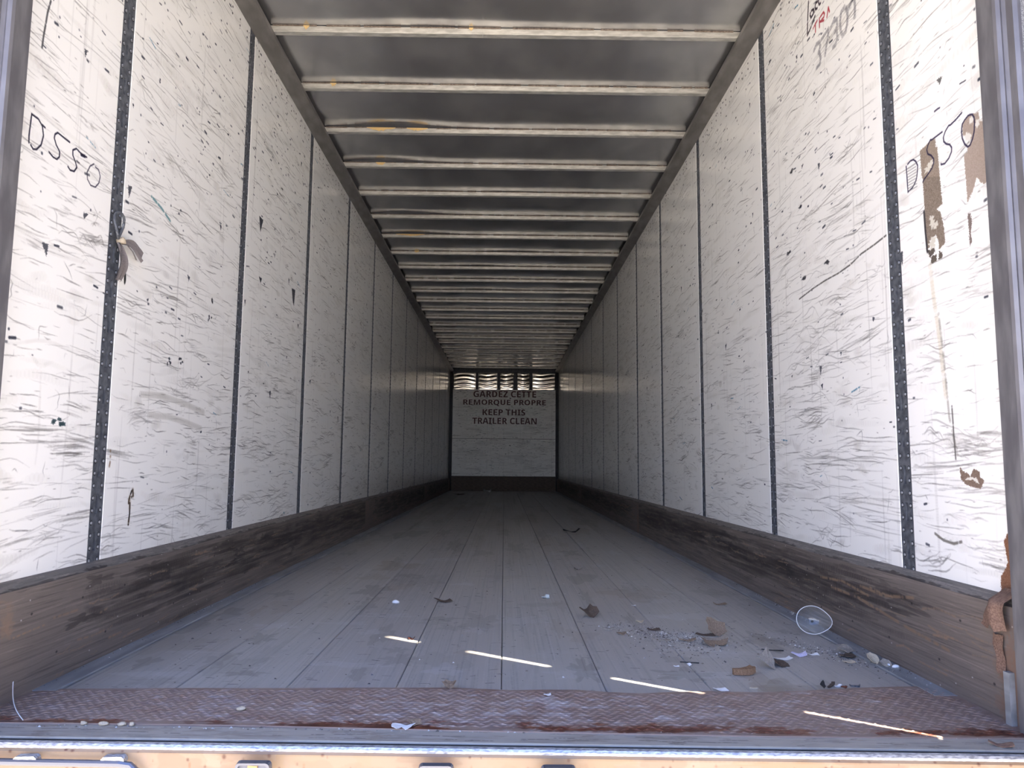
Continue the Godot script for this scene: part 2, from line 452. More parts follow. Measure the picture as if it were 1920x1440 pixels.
func left_specials() -> Dictionary:
	var h := TOP + 0.02 - 0.27
	var ink := Color(0.13, 0.12, 0.19)
	var out := {}
	var d0 := 0.005
	var im := lining(0.5525, h, 107, 0.95)
	var marks := [
		[0.137, 1.527, 0.135, 1.499, 0.133, 1.465, 0.135, 1.444],
		[0.137, 1.527, 0.166, 1.527, 0.185, 1.516, 0.193, 1.492, 0.186, 1.463, 0.168, 1.442, 0.154, 1.437, 0.141, 1.445],
		[0.184, 1.519, 0.2, 1.517],
		[0.314, 1.527, 0.28, 1.528, 0.255, 1.529, 0.243, 1.519, 0.241, 1.507, 0.252, 1.492, 0.27, 1.48, 0.271, 1.465, 0.26, 1.453, 0.242, 1.452, 0.22, 1.459],
		[0.405, 1.52, 0.376, 1.518, 0.349, 1.523, 0.332, 1.511, 0.334, 1.496, 0.349, 1.482, 0.358, 1.469, 0.346, 1.452, 0.326, 1.448, 0.312, 1.455],
		[0.446, 1.516, 0.426, 1.501, 0.412, 1.475, 0.417, 1.456, 0.436, 1.444, 0.462, 1.448, 0.48, 1.468, 0.485, 1.491, 0.474, 1.508, 0.452, 1.51]]
	for k in marks.size():
		stroke(im, on(d0, v2(marks[k])), 1.15 if k < 5 else 0.95, ink, 0.9 if k < 5 else 0.65)
	stroke(im, on(d0, v2([0.376, 1.516, 0.4, 1.519])), 2.4, ink, 0.9)
	stroke(im, on(d0, v2([0.179, 1.876, 0.169, 1.835, 0.165, 1.8, 0.16, 1.763, 0.157, 1.723])), 1.7, Color(0.3, 0.3, 0.31), 0.8, 0.1)
	for k in 7:
		blot(im, on(d0, [Vector2(0.36 + rng.randf_range(-0.03, 0.03), 0.72 + rng.randf_range(-0.012, 0.012))])[0], 4, 2.5, Color(0.17, 0.24, 0.26), 0.85)
	scuffs(im, on(d0, [Vector2(0.45, 0.643)])[0], 75, 14, 12, -0.04, 0.5)
	scuffs(im, on(d0, [Vector2(0.3, 0.42)])[0], 120, 30, 14, -0.1, 0.3)
	out[0] = sheet_material(im)
	d0 = 0.6325
	im = lining(1.082, h, 102, 1.0)
	for q in [[0.807, 0.506, 0.794, 0.48, 0.791, 0.462], [0.80, 0.47, 0.803, 0.43, 0.798, 0.39], [0.815, 0.51, 0.82, 0.49, 0.806, 0.485]]:
		stroke(im, on(d0, v2(q)), 2.0, Color(0.16, 0.13, 0.11), 0.9, 0.05)
		stroke(im, on(d0, v2(q)), 4.0, Color(0.45, 0.36, 0.27), 0.22, 0.4)
	stroke(im, on(d0, v2([0.652, 0.64, 0.655, 0.61, 0.65, 0.585])), 2.4, Color(0.45, 0.34, 0.24), 0.5, 0.3)
	blot(im, on(d0, [Vector2(0.672, 1.213)])[0], 3.2, 9, Color(0.14, 0.15, 0.15), 0.95, 0.05)
	for q in [[0.9, 0.772, 1.05, 0.776, 1.2, 0.765, 1.38, 0.745], [0.83, 0.84, 1.0, 0.85, 1.2, 0.835, 1.4, 0.815]]:
		stroke(im, on(d0, v2(q)), 6.0, Color(0.55, 0.53, 0.48), 0.16)
	for q in [Vector2(1.04, 0.985), Vector2(1.14, 1.0), Vector2(1.4, 1.22), Vector2(1.41, 1.3)]:
		for k in 4: blot(im, on(d0, [q + Vector2(rng.randf_range(-0.02, 0.02), rng.randf_range(-0.014, 0.014))])[0], rng.randf_range(2, 4.5), rng.randf_range(1.2, 3), Color(0.16, 0.17, 0.2), 0.9)
	stroke(im, on(d0, v2([0.82, 1.55, 0.9, 1.535, 0.98, 1.51])), 2.6, Color(0.35, 0.52, 0.55), 0.6, 0.2)
	out[1] = sheet_material(im)
	d0 = 1.79
	im = lining(1.095, h, 103, 1.0)
	for q in [[1.964, 1.868, 2.03, 1.868, 1.991, 1.79], [2.591, 1.637, 2.665, 1.644, 2.65, 1.54, 2.62, 1.57], [2.0, 1.56, 2.05, 1.56, 2.03, 1.53]]:
		fill(im, on(d0, v2(q)), Color(0.2, 0.21, 0.25), 0.95, 0.06)
	out[2] = sheet_material(im)
	return out

func right_specials() -> Dictionary:
	var h := TOP + 0.02 - 0.27
	var ink := Color(0.16, 0.14, 0.24)
	var brown := Color(0.585, 0.53, 0.475)
	var out := {}
	var d0 := 0.005
	var im := lining(0.5095, h, 201, 1.0)
	# white skin torn off the plywood
	fill(im, on(d0, v2([0.378, 1.561, 0.339, 1.566, 0.318, 1.569, 0.296, 1.564, 0.295, 1.539, 0.288, 1.534, 0.285, 1.481, 0.283, 1.43, 0.369, 1.46, 0.375, 1.494])), brown, 1.0, 0.10)
	fill(im, on(d0, v2([0.37, 1.478, 0.283, 1.444, 0.28, 1.387, 0.278, 1.362, 0.308, 1.355, 0.289, 1.341, 0.277, 1.293, 0.274, 1.245, 0.306, 1.235, 0.307, 1.261, 0.318, 1.283, 0.35, 1.275, 0.352, 1.255, 0.365, 1.255, 0.367, 1.321, 0.369, 1.395])), brown.darkened(0.10), 1.0, 0.14)
	for q in [[0.363, 1.248, 0.328, 1.248, 0.326, 1.235, 0.355, 1.222], [0.352, 1.209, 0.344, 1.227, 0.32, 1.224, 0.32, 1.206, 0.349, 1.204], [0.312, 1.206, 0.306, 1.232, 0.289, 1.219, 0.29, 1.207]]:
		fill(im, on(d0, v2(q)), Color(0.38, 0.35, 0.32), 1.0, 0.08)
	stroke(im, on(d0, v2([0.372, 1.37, 0.37, 1.31, 0.366, 1.25, 0.36, 1.235])), 2.2, Color(0.22, 0.21, 0.22), 0.85, 0.05)
	for q in [Vector2(0.34, 1.49), Vector2(0.325, 1.5), Vector2(0.335, 1.335), Vector2(0.33, 1.318), Vector2(0.315, 1.31), Vector2(0.33, 1.272), Vector2(0.338, 1.262)]:
		blot(im, on(d0, [q])[0], rng.randf_range(4, 8), rng.randf_range(3, 7), Color(0.84, 0.82, 0.77), 1.0, 0.5)
	fill(im, on(d0, v2([0.167, 1.548, 0.139, 1.559, 0.122, 1.555, 0.095, 1.547, 0.092, 1.519, 0.03, 1.51, 0.03, 1.36, 0.166, 1.39, 0.166, 1.462, 0.151, 1.46, 0.149, 1.473, 0.129, 1.486, 0.166, 1.514])), Color(0.66, 0.60, 0.555), 1.0, 0.07)
	fill(im, on(d0, v2([0.165, 1.397, 0.03, 1.366, 0.09, 1.347, 0.108, 1.363, 0.118, 1.378, 0.131, 1.356, 0.163, 1.323])), Color(0.66, 0.60, 0.555), 1.0, 0.07)
	fill(im, on(d0, v2([0.166, 1.294, 0.153, 1.291, 0.15, 1.261, 0.158, 1.236, 0.153, 1.214, 0.164, 1.202])), Color(0.50, 0.45, 0.43), 1.0, 0.06)
	for q in [Vector2(0.15, 1.505), Vector2(0.14, 1.498), Vector2(0.126, 1.541), Vector2(0.103, 1.52)]:
		blot(im, on(d0, [q])[0], 4.0, 5.0, Color(0.88, 0.87, 0.84), 1.0, 0.3)
	fill(im, on(d0, v2([0.274, 1.734, 0.246, 1.729, 0.259, 1.71])), Color(0.33, 0.33, 0.33), 0.9, 0.08)
	fill(im, on(d0, v2([0.264, 0.612, 0.25, 0.6, 0.23, 0.596, 0.219, 0.586, 0.203, 0.607, 0.178, 0.599, 0.179, 0.587, 0.16, 0.577, 0.177, 0.555, 0.21, 0.558, 0.244, 0.566, 0.261, 0.578])), Color(0.50, 0.43, 0.38), 1.0, 0.10)
	fill(im, on(d0, v2([0.249, 0.575, 0.219, 0.586, 0.191, 0.583, 0.181, 0.566, 0.208, 0.577, 0.232, 0.577])), Color(0.88, 0.86, 0.82), 1.0, 0.03)
	fill(im, on(d0, v2([0.03, 0.451, 0.08, 0.451, 0.098, 0.427, 0.093, 0.405, 0.087, 0.378, 0.1, 0.358, 0.118, 0.338, 0.119, 0.311, 0.12, 0.27, 0.03, 0.27])), Color(0.50, 0.36, 0.28), 1.0, 0.10)
	var marks := [
		[0.457, 1.546, 0.456, 1.526, 0.455, 1.503, 0.454, 1.47, 0.454, 1.458],
		[0.448, 1.549, 0.431, 1.553, 0.415, 1.55, 0.402, 1.539, 0.393, 1.522, 0.397, 1.502, 0.402, 1.486],
		[0.402, 1.486, 0.413, 1.474, 0.429, 1.465, 0.454, 1.462],
		[0.26, 1.568, 0.287, 1.568, 0.313, 1.568, 0.32, 1.571, 0.334, 1.561, 0.341, 1.549, 0.337, 1.535, 0.32, 1.523, 0.309, 1.508, 0.309, 1.496, 0.32, 1.484, 0.342, 1.474, 0.362, 1.467, 0.372, 1.46],
		[0.166, 1.58, 0.195, 1.573, 0.22, 1.57, 0.228, 1.572, 0.245, 1.563, 0.256, 1.55, 0.255, 1.537, 0.244, 1.525, 0.228, 1.516, 0.22, 1.504, 0.222, 1.492, 0.236, 1.479, 0.256, 1.472, 0.273, 1.476, 0.275, 1.482],
		[0.139, 1.559, 0.155, 1.554, 0.167, 1.547, 0.172, 1.529, 0.17, 1.508, 0.161, 1.488, 0.149, 1.475, 0.138, 1.475, 0.126, 1.488, 0.118, 1.504, 0.114, 1.527, 0.115, 1.542, 0.122, 1.554, 0.133, 1.558, 0.139, 1.557],
		[0.292, 1.645, 0.275, 1.645, 0.263, 1.643]]
	for k in marks: stroke(im, on(d0, v2(k)), 1.15, ink, 0.85)
	for k in 9: stroke(im, on(d0, v2([0.452, 1.535 - k * 0.009, 0.40, 1.532 - k * 0.009])), 0.9, grey(0.5), 0.4)
	stroke(im, on(d0, v2([0.355, 1.2, 0.345, 1.1, 0.33, 1.0, 0.32, 0.9, 0.31, 0.8])), 5.0, Color(0.72, 0.66, 0.5), 0.16, 0.2)
	stroke(im, on(d0, v2([0.325, 1.05, 0.31, 0.9, 0.3, 0.75, 0.27, 0.64])), 2.6, Color(0.42, 0.40, 0.36), 0.25, 0.3)
	stroke(im, on(d0, v2([0.285, 0.78, 0.283, 0.7, 0.28, 0.63])), 1.6, Color(0.34, 0.33, 0.32), 0.6, 0.1)
	stroke(im, on(d0, v2([0.40, 0.42, 0.36, 0.405, 0.31, 0.4, 0.27, 0.41])), 2.0, Color(0.36, 0.34, 0.31), 0.55, 0.1)
	out[0] = sheet_material(im)
	d0 = 0.5895
	im = lining(1.079, h, 202, 1.05)
	var faded := Color(0.40, 0.39, 0.42)  # lightened ink: the glare over the digits is put into their grey
	var digits := [
		[1.094, 2.3, 1.071, 2.311, 1.042, 2.305, 1.035, 2.282, 1.053, 2.267, 1.045, 2.26, 1.035, 2.233, 1.045, 2.213, 1.085, 2.214],
		[1.023, 2.303, 0.991, 2.305, 0.958, 2.309, 0.96, 2.288, 0.979, 2.255, 0.999, 2.213],
		[0.939, 2.3, 0.914, 2.311, 0.884, 2.303, 0.882, 2.275, 0.905, 2.265, 0.888, 2.257, 0.883, 2.23, 0.903, 2.21, 0.934, 2.214],
		[0.82, 2.311, 0.846, 2.307, 0.858, 2.276, 0.855, 2.239, 0.843, 2.213, 0.817, 2.212, 0.801, 2.236, 0.796, 2.268, 0.806, 2.299, 0.82, 2.311],
		[0.785, 2.284, 0.757, 2.296, 0.743, 2.306, 0.738, 2.266, 0.741, 2.237, 0.749, 2.215]]
	for k in digits: stroke(im, on(d0, v2(k)), 4.4, faded, 0.34)
	var script := [[1.13, 2.54, 1.141, 2.488, 1.15, 2.434, 1.153, 2.4, 1.12, 2.412, 1.069, 2.438],
		[1.088, 2.473, 1.11, 2.48, 1.12, 2.468, 1.112, 2.452, 1.09, 2.455, 1.084, 2.472, 1.078, 2.452],
		[1.044, 2.479, 1.062, 2.484, 1.07, 2.472, 1.067, 2.46, 1.046, 2.452], [1.012, 2.479, 1.03, 2.484, 1.036, 2.47, 1.03, 2.456, 1.012, 2.454]]
	for k in script: stroke(im, on(d0, v2(k)), 2.4, Color(0.22, 0.18, 0.22), 0.8, 0.08)
	var red := Color(0.66, 0.24, 0.28)
	for k in [[1.095, 2.395, 1.05, 2.405], [1.072, 2.402, 1.075, 2.362], [1.036, 2.364, 1.034, 2.4, 0.995, 2.402, 0.986, 2.389, 0.993, 2.38, 1.03, 2.383, 0.99, 2.365], [0.966, 2.363, 0.951, 2.394, 0.941, 2.366]]:
		stroke(im, on(d0, v2(k)), 2.2, red, 0.75, 0.12)
	stroke(im, on(d0, v2([1.33, 1.318, 1.184, 1.33, 1.069, 1.334, 0.952, 1.333, 0.853, 1.339, 0.77, 1.355, 0.674, 1.36, 0.592, 1.368])), 1.5, Color(0.33, 0.32, 0.31), 0.7, 0.1)
	for q in [Vector2(1.27, 1.39), Vector2(1.05, 1.4), Vector2(1.28, 1.71), Vector2(1.36, 1.9), Vector2(1.43, 1.55)]:
		for k in 3: blot(im, on(d0, [q + Vector2(rng.randf_range(-0.012, 0.012), rng.randf_range(-0.006, 0.006))])[0], rng.randf_range(4, 8), rng.randf_range(2, 4), Color(0.24, 0.24, 0.26), 0.85)
	scuffs(im, on(d0, [Vector2(0.93, 1.55)])[0], 110, 50, 26, -0.05, 0.3)
	scuffs(im, on(d0, [Vector2(1.0, 0.65)])[0], 260, 32, 16, 0.0, 0.34)
	scuffs(im, on(d0, [Vector2(0.8, 0.45)])[0], 260, 60, 26, -0.04, 0.3)
	scuffs(im, on(d0, [Vector2(1.2, 1.05)])[0], 200, 90, 22, -0.06, 0.28)
	out[1] = sheet_material(im)
	return out

func wall_end() -> void:
	var w := base("wall_back")
	var im := lining(1.4, 1.1, 301, 1.0)
	for i in 160:
		var x := rng.randf() * im.get_width(); var y := rng.randf() * im.get_height()
		stroke(im, [Vector2(x, y), Vector2(x + rng.randf_range(3, 16), y + rng.randf_range(-2, 2))], rng.randf_range(0.8, 1.8), Color(0.16, 0.16, 0.17), rng.randf_range(0.5, 0.9), 0.2)
	for i in 26:
		blot(im, Vector2(rng.randf() * im.get_width(), rng.randf() * im.get_height()), rng.randf_range(15, 60), rng.randf_range(10, 40), Color(0.6, 0.59, 0.57), 0.12)
	var m := sheet_material(im)
	m.roughness = 0.5
	var back := Vector3(0, 0, 1)
	for k in [[0.345, 1.196], [1.204, 2.34]]:
		var st := begin()
		var uv := [Vector2(0, 1), Vector2(1, 1), Vector2(1, 0), Vector2(0, 0)]
		quad(st, p(-1.2, k[0], END), p(1.2, k[0], END), p(1.2, k[1], END), p(-1.2, k[1], END), back, uv)
		quad(st, p(-1.2, k[1], END), p(1.2, k[1], END), p(1.2, k[1], END + 0.012), p(-1.2, k[1], END + 0.012), Vector3.UP, uv)
		quad(st, p(-1.2, k[0], END), p(1.2, k[0], END), p(1.2, k[0], END + 0.012), p(-1.2, k[0], END + 0.012), Vector3.DOWN, uv)
		part("wall_panel", st.commit(), m, w)
	part("backing", bx(-HW - 0.04, HW + 0.04, -0.2, 2.9, END + 0.0125, END + 0.06), M.dark, w)
	# bright quilted steel above the lining, in five bays between narrow posts
	var bays := [[-1.181, -0.666], [-0.603, -0.166], [-0.097, 0.21], [0.304, 0.585], [0.654, 1.18]]
	for b in bays.size():
		rng.seed = 400 + b
		var rows := []
		var ph := rng.randf() * TAU; var ph2 := rng.randf() * TAU
		for r in 41:
			var row := []
			for c in 21:
				var u := c / 20.0; var v := r / 40.0
				var bulge := sin(u * PI) * sin(v * PI)
				var wave := 0.0032 * sin(v * 30.0 + 1.3 * sin(u * 5.0 + ph) + ph2) * sqrt(maxf(bulge, 0.0)) + 0.012 * bulge
				row.append(p(lerpf(bays[b][0], bays[b][1], u), lerpf(2.345, 2.78, v), END - 0.004 - wave))
			rows.append(row)
		part("steel_sheet", sheet(rows, true), M.mirror, w)
		if b < 4:
			var st := begin()
			var x0: float = bays[b][1]; var x1: float = bays[b + 1][0]
			prism(st, [Vector2(x0, END), Vector2(x0 + 0.012, END - 0.02), Vector2(x1 - 0.012, END - 0.02), Vector2(x1, END)], Vector3.RIGHT, Vector3.FORWARD, Vector3.UP, 2.342, 2.78)
			part("bulkhead_post", st.commit(), M.cornerpost, w)
	part("header", along_x([Vector2(END - 0.06, 2.74), Vector2(END - 0.05, 2.73), Vector2(END + 0.01, 2.73), Vector2(END + 0.01, ROOF), Vector2(END - 0.06, ROOF)], -1.2, 1.2), M.cornerpost, w)
	for s in [-1.0, 1.0]:
		part("corner_post", upright([Vector2(s * 1.262, END + 0.01), Vector2(s * 1.262, END - 0.07), Vector2(s * 1.25, END - 0.085), Vector2(s * 1.21, END - 0.03), Vector2(s * 1.19, END + 0.01)], 0.0, ROOF), M.cornerpost, w)
	var lines := [["GARDEZ CETTE", 2.166, 2.312, -0.717, 0.743], ["REMORQUE PROPRE", 1.958, 2.108, -0.95, 0.969], ["KEEP THIS", 1.744, 1.884, -0.499, 0.49], ["TRAILER CLEAN", 1.542, 1.687, -0.733, 0.759]]
	for l in lines:
		var t := TextMesh.new()
		var f := SystemFont.new()
		f.font_names = PackedStringArray(["Droid Sans"])
		f.font_weight = 700
		t.font = f
		t.text = l[0]
		t.font_size = 64
		t.pixel_size = 0.01
		t.depth = 0.01
		t.horizontal_alignment = HORIZONTAL_ALIGNMENT_CENTER
		t.vertical_alignment = VERTICAL_ALIGNMENT_CENTER
		var o := part("lettering", t, M.letter, w)
		var size := t.get_aabb()
		var sx: float = (l[4] - l[3]) / maxf(size.size.x, 0.01)
		var sy: float = (l[2] - l[1]) / maxf(size.size.y, 0.01)
		o.scale = Vector3(sx, sy, 0.15)
		o.position = p((l[3] + l[4]) * 0.5 - size.get_center().x * sx, (l[1] + l[2]) * 0.5 - size.get_center().y * sy, END - 0.001)
	tag(w, "front bulkhead at the far end with faded red French and English lettering", "wall", "", "structure")

# ------------------------------------------------------------------ roof
func ceiling() -> void:
	var c := base("ceiling")
	var bows := []
	for k in range(-3, 24): bows.append(1.828 + 0.579 * k)
	rng.seed = 51
	var lift := {}
	for k in bows.size():
		lift[k] = [rng.randf_range(0.0, 0.007), rng.randf_range(-0.9, 0.2), rng.randf_range(0.003, 0.011) * (1.0 + 0.05 * k), rng.randf() * TAU]
	lift[5] = [0.021, -0.75, 0.005, 1.0]; lift[6] = [0.018, -0.92, 0.004, 2.0]; lift[8] = [0.018, -0.9, 0.006, 0.4]; lift[9] = [0.015, -0.92, 0.006, 3.0]
	# one roof sheet per bay would leave seams that are not there: a single skin, dimpled between the bows
	var rows := []
	var per := 10
	for k in bows.size() - 1:
		for r in per:
			var t := r / float(per)
			var row := []
			for i in 41:
				var x := lerpf(-HW - 0.02, HW + 0.02, i / 40.0)
				var dip := -0.5 * (1.0 - cos(t * TAU)) * float(lift[k][2]) * (1.0 + 0.35 * sin(x * 3.1 + float(lift[k][3])))
				var up := float(lift[k + 1][0]) * exp(-pow((x - float(lift[k + 1][1])) / 0.3, 2.0)) * exp(-pow((1.0 - t) / 0.12, 2.0))
				if r == 0: up = float(lift[k][0]) * exp(-pow((x - float(lift[k][1])) / 0.3, 2.0))
				row.append(p(x, ROOF + dip + up + 0.0008 * sin(x * 9.0 + k * 2.0 + t * 5.0), bows[k] + t * 0.579))
			rows.append(row)
	var last := []
	for i in 41: last.append(p(lerpf(-HW - 0.02, HW + 0.02, i / 40.0), ROOF, END + 0.02))
	rows.append(last)
	part("roof_sheet", sheet(rows, false), M.roof, c)
	part("roof_top", bx(-HW - 0.045, HW + 0.045, ROOF + 0.03, ROOF + 0.05, -0.2, END + 0.06), M.skin, c)
	var glue := {3: [[-1.018, 0.03, 0.02], [-0.179, 0.022, 0.016]], 4: [[-1.012, 0.035, 0.022]], 5: [[-0.826, 0.19, 0.024], [-0.587, 0.14, 0.018]], 6: [[-0.925, 0.07, 0.024]], 9: [[-0.92, 0.28, 0.018]], 10: [[-0.925, 0.05, 0.02]]}
	for k in range(1, bows.size()):
		var d: float = bows[k]
		if d > END - 0.15: continue
		var y0 := 2.79
		# front web, bottom flange with a small turned-up lip
		var prof := [Vector2(d, ROOF - 0.004), Vector2(d, y0 + 0.003), Vector2(d + 0.003, y0), Vector2(d + 0.036, y0), Vector2(d + 0.039, y0 + 0.003), Vector2(d + 0.039, y0 + 0.012), Vector2(d + 0.034, y0 + 0.012), Vector2(d + 0.034, ROOF - 0.004)]
		var bow := part("roof_bow", along_x(prof, -1.2, 1.2), M.bow, c)
		rng.seed = 600 + k
		var st := begin()
		var x := -1.19
		while x < 1.15:            # dried sealant squeezed out along the top of the bow
			var l := rng.randf_range(0.05, 0.3)
			var hh := rng.randf_range(0.001, 0.003)
			box(st, Vector3(x, ROOF - 0.005 - hh, -d - 0.004), Vector3(minf(x + l, 1.19), ROOF - 0.001, -d + rng.randf_range(0.001, 0.003)))
			x += l + rng.randf_range(0.0, 0.06)
		stuff(part("sealant_bead", st.commit(), M.bowdirt, bow))
		if glue.has(k):
			for g in glue[k]:
				st = begin()
				var pts := []
				var n := 14
				for i in n + 1:
					var u := i / float(n)
					pts.append(Vector2(g[0] + (u - 0.5) * g[1], ROOF - 0.006 - g[2] * sin(u * PI) * rng.randf_range(0.35, 1.0)))
				pts.append(Vector2(g[0] + g[1] * 0.5, ROOF - 0.002)); pts.append(Vector2(g[0] - g[1] * 0.5, ROOF - 0.002))
				prism(st, pts, Vector3.RIGHT, Vector3.UP, Vector3.BACK, -d, -d + 0.003)
				part("adhesive_patch", st.commit(), M.glue, bow)
	tag(c, "dark aluminium roof sheet carried on pale galvanised roof bows", "ceiling", "", "structure")
	for s in [-1.0, 1.0]:
		var prof := [Vector2(s * (HW + 0.012), TOP - 0.004), Vector2(s * (HW - 0.004), TOP - 0.004), Vector2(s * 1.2, 2.762), Vector2(s * 1.186, 2.77), Vector2(s * 1.184, 2.79), Vector2(s * 1.187, 2.79), Vector2(s * 1.19, 2.775), Vector2(s * (HW - 0.004), 2.775), Vector2(s * (HW - 0.004), ROOF), Vector2(s * (HW + 0.012), ROOF)]
		var o := part("trim", along_depth(prof, 0.0, END), M.rail, self)
		o.name = "trim_1" if s < 0 else "trim_2"
		tag(o, "grey metal top rail along the %s wall under the roof" % ("left" if s < 0 else "right"), "rail", "", "structure")

# ------------------------------------------------------------------ floor
func deck_picture() -> Image:
	rng.seed = 71
	var W := 1024; var H := 2048       # u across the deck, v from the rear (0) to the front (1), in steps see deck_v
	var im := Image.create(W, H, false, Image.FORMAT_RGB8)
	im.fill(Color(0.63, 0.62, 0.605))
	for k in 8:
		var t := rng.randf_range(-0.02, 0.02)
		im.fill_rect(Rect2i(k * 128, 0, 128, H), Color(0.63 + t, 0.62 + t, 0.605 + t))
	for i in 5200:      # wood grain and tyre drag, all lengthwise
		var x := rng.randf() * W; var y := rng.randf() * H; var l := rng.randf_range(30, 300)
		var v := rng.randf_range(0.42, 0.76)
		stroke(im, [Vector2(x, y), Vector2(x + rng.randf_range(-2, 2), y + l)], rng.randf_range(0.5, 1.1), grey(v, 0.004), rng.randf_range(0.08, 0.28), 0.3)
	for i in 260:       # wheel marks
		var x := rng.randf() * W; var y := rng.randf() * H; var l := rng.randf_range(40, 260)
		stroke(im, [Vector2(x, y), Vector2(x + rng.randf_range(-26, 26), y + l)], rng.randf_range(1.5, 6), grey(rng.randf_range(0.40, 0.70), 0.006), rng.randf_range(0.03, 0.10), 0.1)
	for i in 150:       # stains
		var big := rng.randf() < 0.25
		blot(im, Vector2(rng.randf() * W, rng.randf() * H), rng.randf_range(8, 34) * (1.8 if big else 1.0), rng.randf_range(12, 60), Color(0.38, 0.37, 0.35) if rng.randf() < 0.7 else Color(0.50, 0.44, 0.38), rng.randf_range(0.08, 0.3), 0.5)
	for i in 90:        # pale patches scattered at random
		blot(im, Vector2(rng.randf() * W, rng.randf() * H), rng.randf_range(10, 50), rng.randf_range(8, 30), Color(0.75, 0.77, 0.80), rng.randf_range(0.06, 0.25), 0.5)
	for i in 700:       # nicks across the grain
		var x := rng.randf() * W; var y := rng.randf() * H
		stroke(im, [Vector2(x, y), Vector2(x + rng.randf_range(2, 14), y + rng.randf_range(-5, 5))], rng.randf_range(0.5, 1.2), Color(0.16, 0.16, 0.17), rng.randf_range(0.3, 0.8), 0.2)
	for i in 380:       # grit
		dot(im, rng.randf() * W, rng.randf() * H, rng.randf_range(0.5, 1.1), Color(0.78, 0.78, 0.78), rng.randf_range(0.3, 0.9))
	return im

func deck_v(d: float) -> float:
	return d / (d + 4.0) * 1.26

